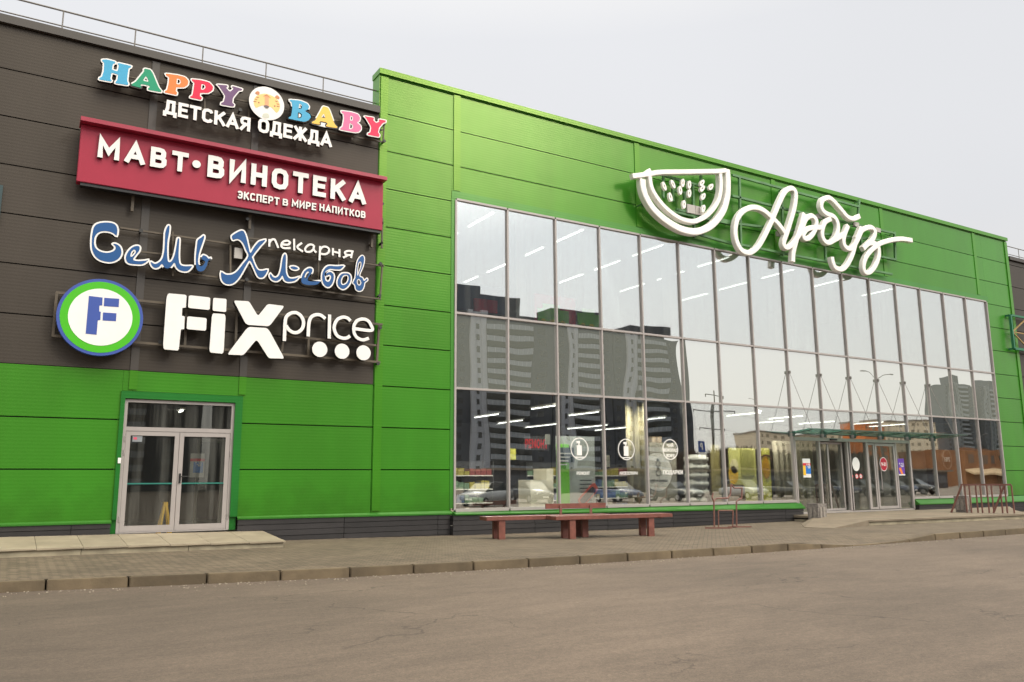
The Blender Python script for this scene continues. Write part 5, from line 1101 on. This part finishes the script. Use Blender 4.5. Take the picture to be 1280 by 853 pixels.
# ================================================================== WHAT THE GLASS REFLECTS (across the road, behind the photographer)
def tower(uL, uR, H, yreal, label, name='apartment_tower', base=(.040, .046, .060), olive=(.010, .011, .011), white=(.29, .31, .36), top=None):
    D = 40-yreal; x0, x1 = uL*D, uR*D; W = x1-x0; y0 = yreal
    t = thing(name, ((x0+x1)/2, y0, 0), label, 'building', None)
    mw = mat('tower_concrete_%d' % int(base[0]*100), base, .85, var=.1, vscale=.3); mo = mat('tower_olive', olive, .8); mwh = mat('tower_white_%d' % int(white[0]*100), white, .7); mg = mat('tower_glazing', (.20, .225, .26), .2); mdk = mat('tower_dark_window', (.012, .014, .018), .2)
    m = MB(); m.box(x0, y0-16, 0, x1, y0, H); m.build('wall', mw, t)
    fl = 2.95; n = int(H/fl)
    m = MB()
    for a, b in ((.17, .215), (.285, .34)): m.box(x0+W*a, y0, 0, x0+W*b, y0+.7, H+.4)
    m.build('pilaster', mwh, t)
    m = MB(); m.box(x0+W*.215, y0, 0, x0+W*.285, y0+.25, H); m.build('stair_wall', mwh, t)
    for k in range(n):
        z = k*fl+.6
        m = MB(); m.box(x0+W*.34, y0, z-.6, x0+W*.76, y0+1.2, z+.75); m.build('balcony_parapet', mo, t)
        m = MB(); m.box(x0+W*.345, y0+.03, z+.751, x0+W*.755, y0+1.05, z+2.1); m.build('balcony_glazing', mg, t)
        m = MB()
        for j in range(9): xx = x0+W*(.345+.41*j/8); m.box(xx-.08, y0+1.052, z+.751, xx+.08, y0+1.13, z+2.1)
        m.build('balcony_mullions', mwh, t)
        for a, b in ((.235, .265), (.04, .10), (.84, .90)):
            m = MB(); yy = .25 if .2 < a < .3 else 0; m.box(x0+W*a, y0+yy+.005, z+.5, x0+W*b, y0+yy+.06, z+2.0); m.build('window', mdk, t)
    for a, b, hh in (top or ((.02, .2, 4.5), (.24, .36, 2.5))): m = MB(); m.box(x0+W*a, y0-10, H+.001, x0+W*b, y0-1, H+hh); m.build('roof_box', mw, t)
    return t
tower(-.06, .186, 47.5, -150, 'grey high-rise tower reflected in the left leaf of the shop door')
tower(.212, .338, 47.5, -150, 'grey high-rise tower reflected at the right edge of the left shop door')
tower(.340, .510, 47.5, -150, 'grey high-rise tower hidden between the door and the big window')
tower(.512, .680, 47.0, -150, 'grey high-rise tower with olive balcony bands reflected in the three leftmost glass bays', top=((.0, .3, 7.5), (.3, .7, 5.2)))
tower(.682, .800, 46.2, -150, 'narrower grey high-rise tower with olive bands reflected left of the middle of the glass', top=((.05, .75, 4.8),))
tower(.802, .948, 45.4, -150, 'grey high-rise tower with olive bands reflected beside the open sky in the glass', top=((.3, .8, 3.5),))
tower(1.70, 1.80, 60, -250, 'blue-grey high-rise tower reflected in the second-last glass bay', base=(.075, .085, .10), olive=(.04, .05, .06), white=(.16, .18, .20), top=((.3, .5, 5),))
tower(1.82, 1.93, 60, -250, 'blue-grey high-rise tower reflected in the last glass bay', base=(.075, .085, .10), olive=(.04, .05, .06), white=(.16, .18, .20), top=((.45, .65, 5),))
def block(uL, uR, H, yreal, col, label, nf, nc, wcol=(.25, .20, .13)):
    D = 40-yreal; x0, x1 = uL*D, uR*D; t = thing('apartment_block', ((x0+x1)/2, yreal, 0), label, 'building')
    m = MB(); m.box(x0, yreal-14, 0, x1, yreal, H); m.build('wall', mat('render_%d_%d' % (int(col[0]*100), int(col[2]*100)), col, .85, var=.06, vscale=.2), t)
    m = MB(); m.box(x0-.3, yreal-14.3, H+.001, x1+.3, yreal+.3, H+.7); m.build('roof', mat('block_roof', (.3, .25, .2), .8), t)
    mk = mat('block_window', wcol, .3); fh = H/nf; W = (x1-x0)/nc
    for k in range(nf):
        for j in range(nc):
            m = MB(); m.box(x0+W*(j+.3), yreal+.005, k*fh+fh*.3, x0+W*(j+.7), yreal+.08, k*fh+fh*.75); m.build('window', mk, t)
    return t
block(1.115, 1.34, 20, -190, (.78, .66, .50), 'long cream apartment block reflected behind the left half of the entrance', 7, 13)
block(1.415, 1.475, 26, -190, (.62, .20, .06), 'orange brick apartment block reflected above the swing doors', 8, 4)
block(1.478, 1.66, 28, -190, (.80, .68, .52), 'tall cream apartment block reflected right of the entrance', 9, 10)
pv = thing('low_pavilion', (100, -50, 0), 'long low dark pavilion across the road, reflected beneath the cream blocks', 'pavilion')
m = MB(); m.box(52, -58, 0, 152, -50, 2.9); m.build('wall', mat('pavilion_dark', (.03, .03, .04), .6, var=.4, vscale=.6), pv)
m = MB(); m.box(51.5, -58.5, 2.901, 152.5, -49.4, 3.2); m.build('roof', mat('pavilion_roof', (.16, .13, .10), .7), pv)
for k in range(19): m = MB(); m.box(54+5.2*k, -49.995, .9, 57.4+5.2*k, -49.95, 2.2); m.build('window', mat('pavilion_window', (.06, .07, .09), .2), pv)
bb = thing('brown_brick_shop', (180, -60, 0), 'brown brick building with a cream awning, reflected in the last two glass bays', 'building')
m = MB(); m.box(174, -75, 0, 198, -60, 7.7); m.build('wall', mat('brown_brick', (.24, .105, .045), .8, var=.25, vscale=.5), bb)
m = MB(); m.v = [(174, -59.99, 3.5), (198, -59.99, 3.5), (198, -58.2, 2.5), (174, -58.2, 2.5), (174, -59.99, 3.2), (198, -59.99, 3.2), (198, -58.2, 2.1), (174, -58.2, 2.1)]; m.f = [(0, 1, 2, 3), (7, 6, 5, 4), (3, 2, 6, 7), (0, 3, 7, 4), (1, 5, 6, 2), (0, 4, 5, 1)]; m.build('awning', mat('awning_cream', (.70, .52, .32), .7), bb)
for k in range(6): m = MB(); m.box(175+4.0*k, -59.995, 4.6, 177+4.0*k, -59.94, 6.4); m.build('window', mat('block_window_dark', (.06, .05, .04), .3), bb)
# distant bare wood on the skyline
random.seed(11); wdm = MB()
for i in range(2800):
    uu = random.uniform(.93, 1.42); D = random.uniform(140, 175); x = uu*D; y = 40-D
    hgt = 1.57+D*(.050+.004*math.sin(uu*31)+.003*math.sin(uu*83))*random.uniform(.75, 1.05)
    wdm.tube((x, y, 0), (x+random.uniform(-.6, .6), y, hgt*.6), .25, .12, n=3)
    for k in range(5):
        zz0 = hgt*random.uniform(.25, .7); dx = random.uniform(-2.6, 2.6); wdm.tube((x, y, zz0), (x+dx, y+random.uniform(-2, 2), min(hgt, zz0+random.uniform(2, 5))), .22, .04, n=3)
tag(wdm.build('wood', mat('bare_twigs', (.055, .035, .022), .9), None), kind='stuff')
# utility pole
def refl(px, py, yreal): return fac(px, py, 40-yreal)
pp = thing('utility_pole', (*[refl(889, 600, -25)[0]], -25, 0), 'leaning dark utility pole with three crossarms and wires across the road', 'pole')
xb = refl(887, 600, -25)[0]; xt, zt_ = refl(890.5, 489, -25)
M_pole = mat('pole_dark', (.045, .035, .028), .8)
m = MB(); m.tube((xb, -25, 0), (xt, -25, zt_), .17, .10, n=10); m.build('mast', M_pole, pp)
for (a, b, c) in ((878, 906, 494.5), (863, 917, 512), (872, 903, 535)):
    xa_, za = refl(a, c, -25); xc, zc = refl(b, c+1.5, -25); m = MB(); m.bar((xa_, -25, za), (xc, -25, za), .09); m.build('crossarm', M_pole, pp)
    for xx in (xa_, xc): m = MB(); m.tube((xx, -25, za-.3), (xx, -25, za), .05); m.build('insulator', M_pole, pp)
for k in range(2):
    m = MB(); za = refl(890, 512+23*k, -25)[1]
    for s_ in (-1, 1):
        prev = Vector((xt, -25, za))
        for j in range(1, 9):
            q2 = Vector((xt+s_*j*5, -25-3*j*.4, za-1.0*math.sin(math.pi*j/8)*1.0)); m.tube(prev, q2, .012, n=4); prev = q2
    m.build('wire', M_pole, pp)
# street lamps
def street_lamp(x, y, H, arms, label):
    t = thing('street_lamp', (x, y, 0), label, 'street lamp')
    m = MB(); m.tube((x, y, 0), (x, y, H), .10, .06, n=12); m.build('pole', M_rail, t)
    for s_ in arms:
        m = MB(); pts = [Vector((x+s_*k*.55, y, H+.75*math.sin(k/4*math.pi/2))) for k in range(5)]
        for a, b in zip(pts, pts[1:]): m.tube(a, b, .035, n=8)
        m.build('arm', M_rail, t)
        m = MB(); e_ = pts[-1]; m.box(min(e_.x, e_.x+s_*.6), y-.12, e_.z-.04, max(e_.x, e_.x+s_*.6), y+.12, e_.z+.05); m.build('lamp_head', mat('lamp_head_grey', (.3, .3, .3), .5), t, bevel=.02)
X_, Z_ = refl(1096, 476, -12); street_lamp(X_, -12, Z_, (-1, 1), 'double-armed street lamp across the road, reflected above the entrance')
X_, Z_ = refl(1221, 548, -38); street_lamp(X_, -38, Z_, (1,), 'single-armed street lamp, reflected in the last glass bay')
X_, Z_ = refl(945, 506, -60); street_lamp(X_, -60, Z_, (-1,), 'single-armed street lamp far across the road, reflected left of the entrance')
# parking sign
X_, Z_ = refl(874, 558.5, -9); s2 = thing('parking_sign', (X_, -9, 0), 'blue square parking sign on a post across the road', 'traffic sign')
m = MB(); m.tube((X_, -9.05, 0), (X_, -9.05, Z_+.4), .03); m.build('post', M_rail, s2)
m = MB(); m.box(X_-.42, -9, Z_-.42, X_+.42, -8.98, Z_+.42); m.build('blue_plate', mat('sign_blue', (.01, .06, .30), .4), s2)
m = MB(); m.box(X_-.42, -9, Z_-.95, X_+.42, -8.98, Z_-.46); m.build('white_plate', M_white, s2)
me = text_meshes('P', -.16, .16, Z_-.27, Z_+.27, 0, .01, .04, split=False)[0]
for v in me.vertices: v.co = (X_-v.co.x, -8.965-v.co.y, v.co.z)
link_mesh(me, 'letter', M_white, s2)
for dz in (0,): decal(s2, 'wheelchair_mark', M_black, [circ(X_, Z_-.73, .1, n=16), circ(X_, Z_-.73, .075, n=16)], -8.975, .004)
# parked cars across the road
def make_car(loc, paint, label):
    x, y, z = loc; t = thing('parked_car', loc, label, 'car', 'cars parked across the road')
    # nose points towards the building (+y); sections along y: (y, halfwidth, z_low, z_belt)
    S = [(-2.15, .70, .45, .85), (-2.1, .82, .32, .95), (-1.6, .87, .25, 1.0), (-.6, .89, .22, .98), (.6, .89, .22, .96), (1.3, .87, .25, .93), (1.9, .82, .30, .80), (2.15, .70, .42, .66)]
    m = MB(); n = 10
    for (yy, hw, zl, zh) in S:
        ring = [(-hw, zl+.08), (-hw*1.0, (zl+zh)/2), (-hw*.97, zh-.08), (-hw*.85, zh), (0, zh+.03), (hw*.85, zh), (hw*.97, zh-.08), (hw, (zl+zh)/2), (hw, zl+.08), (0, zl)]
        m.v += [(x+a, y+yy, z+b) for a, b in ring]
    for i in range(len(S)-1):
        for k in range(n): m.f.append((i*n+k, i*n+(k+1) % n, (i+1)*n+(k+1) % n, (i+1)*n+k))
    m.f.append(tuple(range(n))); m.f.append(tuple(range((len(S)-1)*n, len(S)*n))[::-1])
    m.build('body', paint, t, smooth=True)
    m = MB(); C = [(-1.95, .72, .97), (-1.35, .62, 1.45), (-.3, .62, 1.52), (.35, .62, 1.46), (1.15, .74, .96)]
    for (yy, hw, zh) in C: m.v += [(x-hw-.1*(zh < 1.2), y+yy, z+.93), (x-hw, y+yy, z+zh), (x+hw, y+yy, z+zh), (x+hw+.1*(zh < 1.2), y+yy, z+.93)] if zh > 1.2 else [(x-hw, y+yy, z+.93), (x-hw, y+yy, z+zh), (x+hw, y+yy, z+zh), (x+hw, y+yy, z+.93)]
    for i in range(4):
        for k in range(4): m.f.append((i*4+k, i*4+(k+1) % 4, (i+1)*4+(k+1) % 4, (i+1)*4+k))
    m.f += [(0, 1, 2, 3), (19, 18, 17, 16)]
    for v in range(len(m.v)):
        pass
    m.build('windows', mat('car_glass', (.02, .025, .03), .08), t)
    m = MB(); m.box(x-.6, y-1.3, z+1.47, x+.6, y+.3, z+1.53); m.build('roof', paint, t, bevel=.02)
    for sx in (-.80, .80):
        for sy in (-1.35, 1.35):
            m = MB(); m.tube((x+sx-.1, y+sy, z+.31), (x+sx+.1, y+sy, z+.31), .31, n=20); wh = m.build('wheel', M_black, t)
            m = MB(); sg = .105 if sx > 0 else -.105; m.tube((x+sx, y+sy, z+.31), (x+sx+sg, y+sy, z+.31), .19, n=14); m.build('rim', mat('alloy', (.5, .5, .5), .3, metal=.8), wh)
    for sx in (-.58, .58): m = MB(); m.box(x+sx-.17, y+1.95, z+.60, x+sx+.17, y+2.09, z+.74); m.build('headlight', mat('lens', (.7, .7, .68), .1), t, bevel=.02)
    m = MB(); m.box(x-.26, y+2.1, z+.40, x+.26, y+2.17, z+.52); m.build('number_plate', M_white, t)
    return t
cols = [('white', (.75, .75, .74)), ('dark blue', (.02, .04, .12)), ('silver', (.30, .31, .32)), ('black', (.015, .015, .017)), ('dark red', (.22, .02, .02))]
protos = {}; dcol = dict(cols)
CARS = [(27.4, 'silver'), (31.2, 'black'), (38.6, 'dark blue'), (44.4, 'black'), (51.5, 'silver'), (57.2, 'black'), (60.4, 'black'), (63.3, 'dark blue'), (66.2, 'black'), (69.0, 'black'), (72.0, 'dark blue'), (75.0, 'black')]
order = ['first', 'second', 'third', 'fourth', 'fifth', 'sixth', 'seventh', 'eighth', 'ninth', 'tenth', 'eleventh', 'last']
for k, (cx_, cn_) in enumerate(CARS):
    lab = '%s hatchback, %s from the left of the cars reflected low' % (cn_, order[k])
    pos = (cx_, -8.3+random.uniform(-.3, .3), 0); rz_ = R_(random.uniform(-9, 9)) if k else R_(62)
    if cn_ not in protos: c = protos[cn_] = make_car(pos, mat('paint_'+cn_.replace(' ', '_'), dcol[cn_], .2, spec=.8, var=.02), lab)
    else: c = copy_tree(protos[cn_]); c.location = pos; c['label'] = lab
    c.rotation_euler.z = rz_
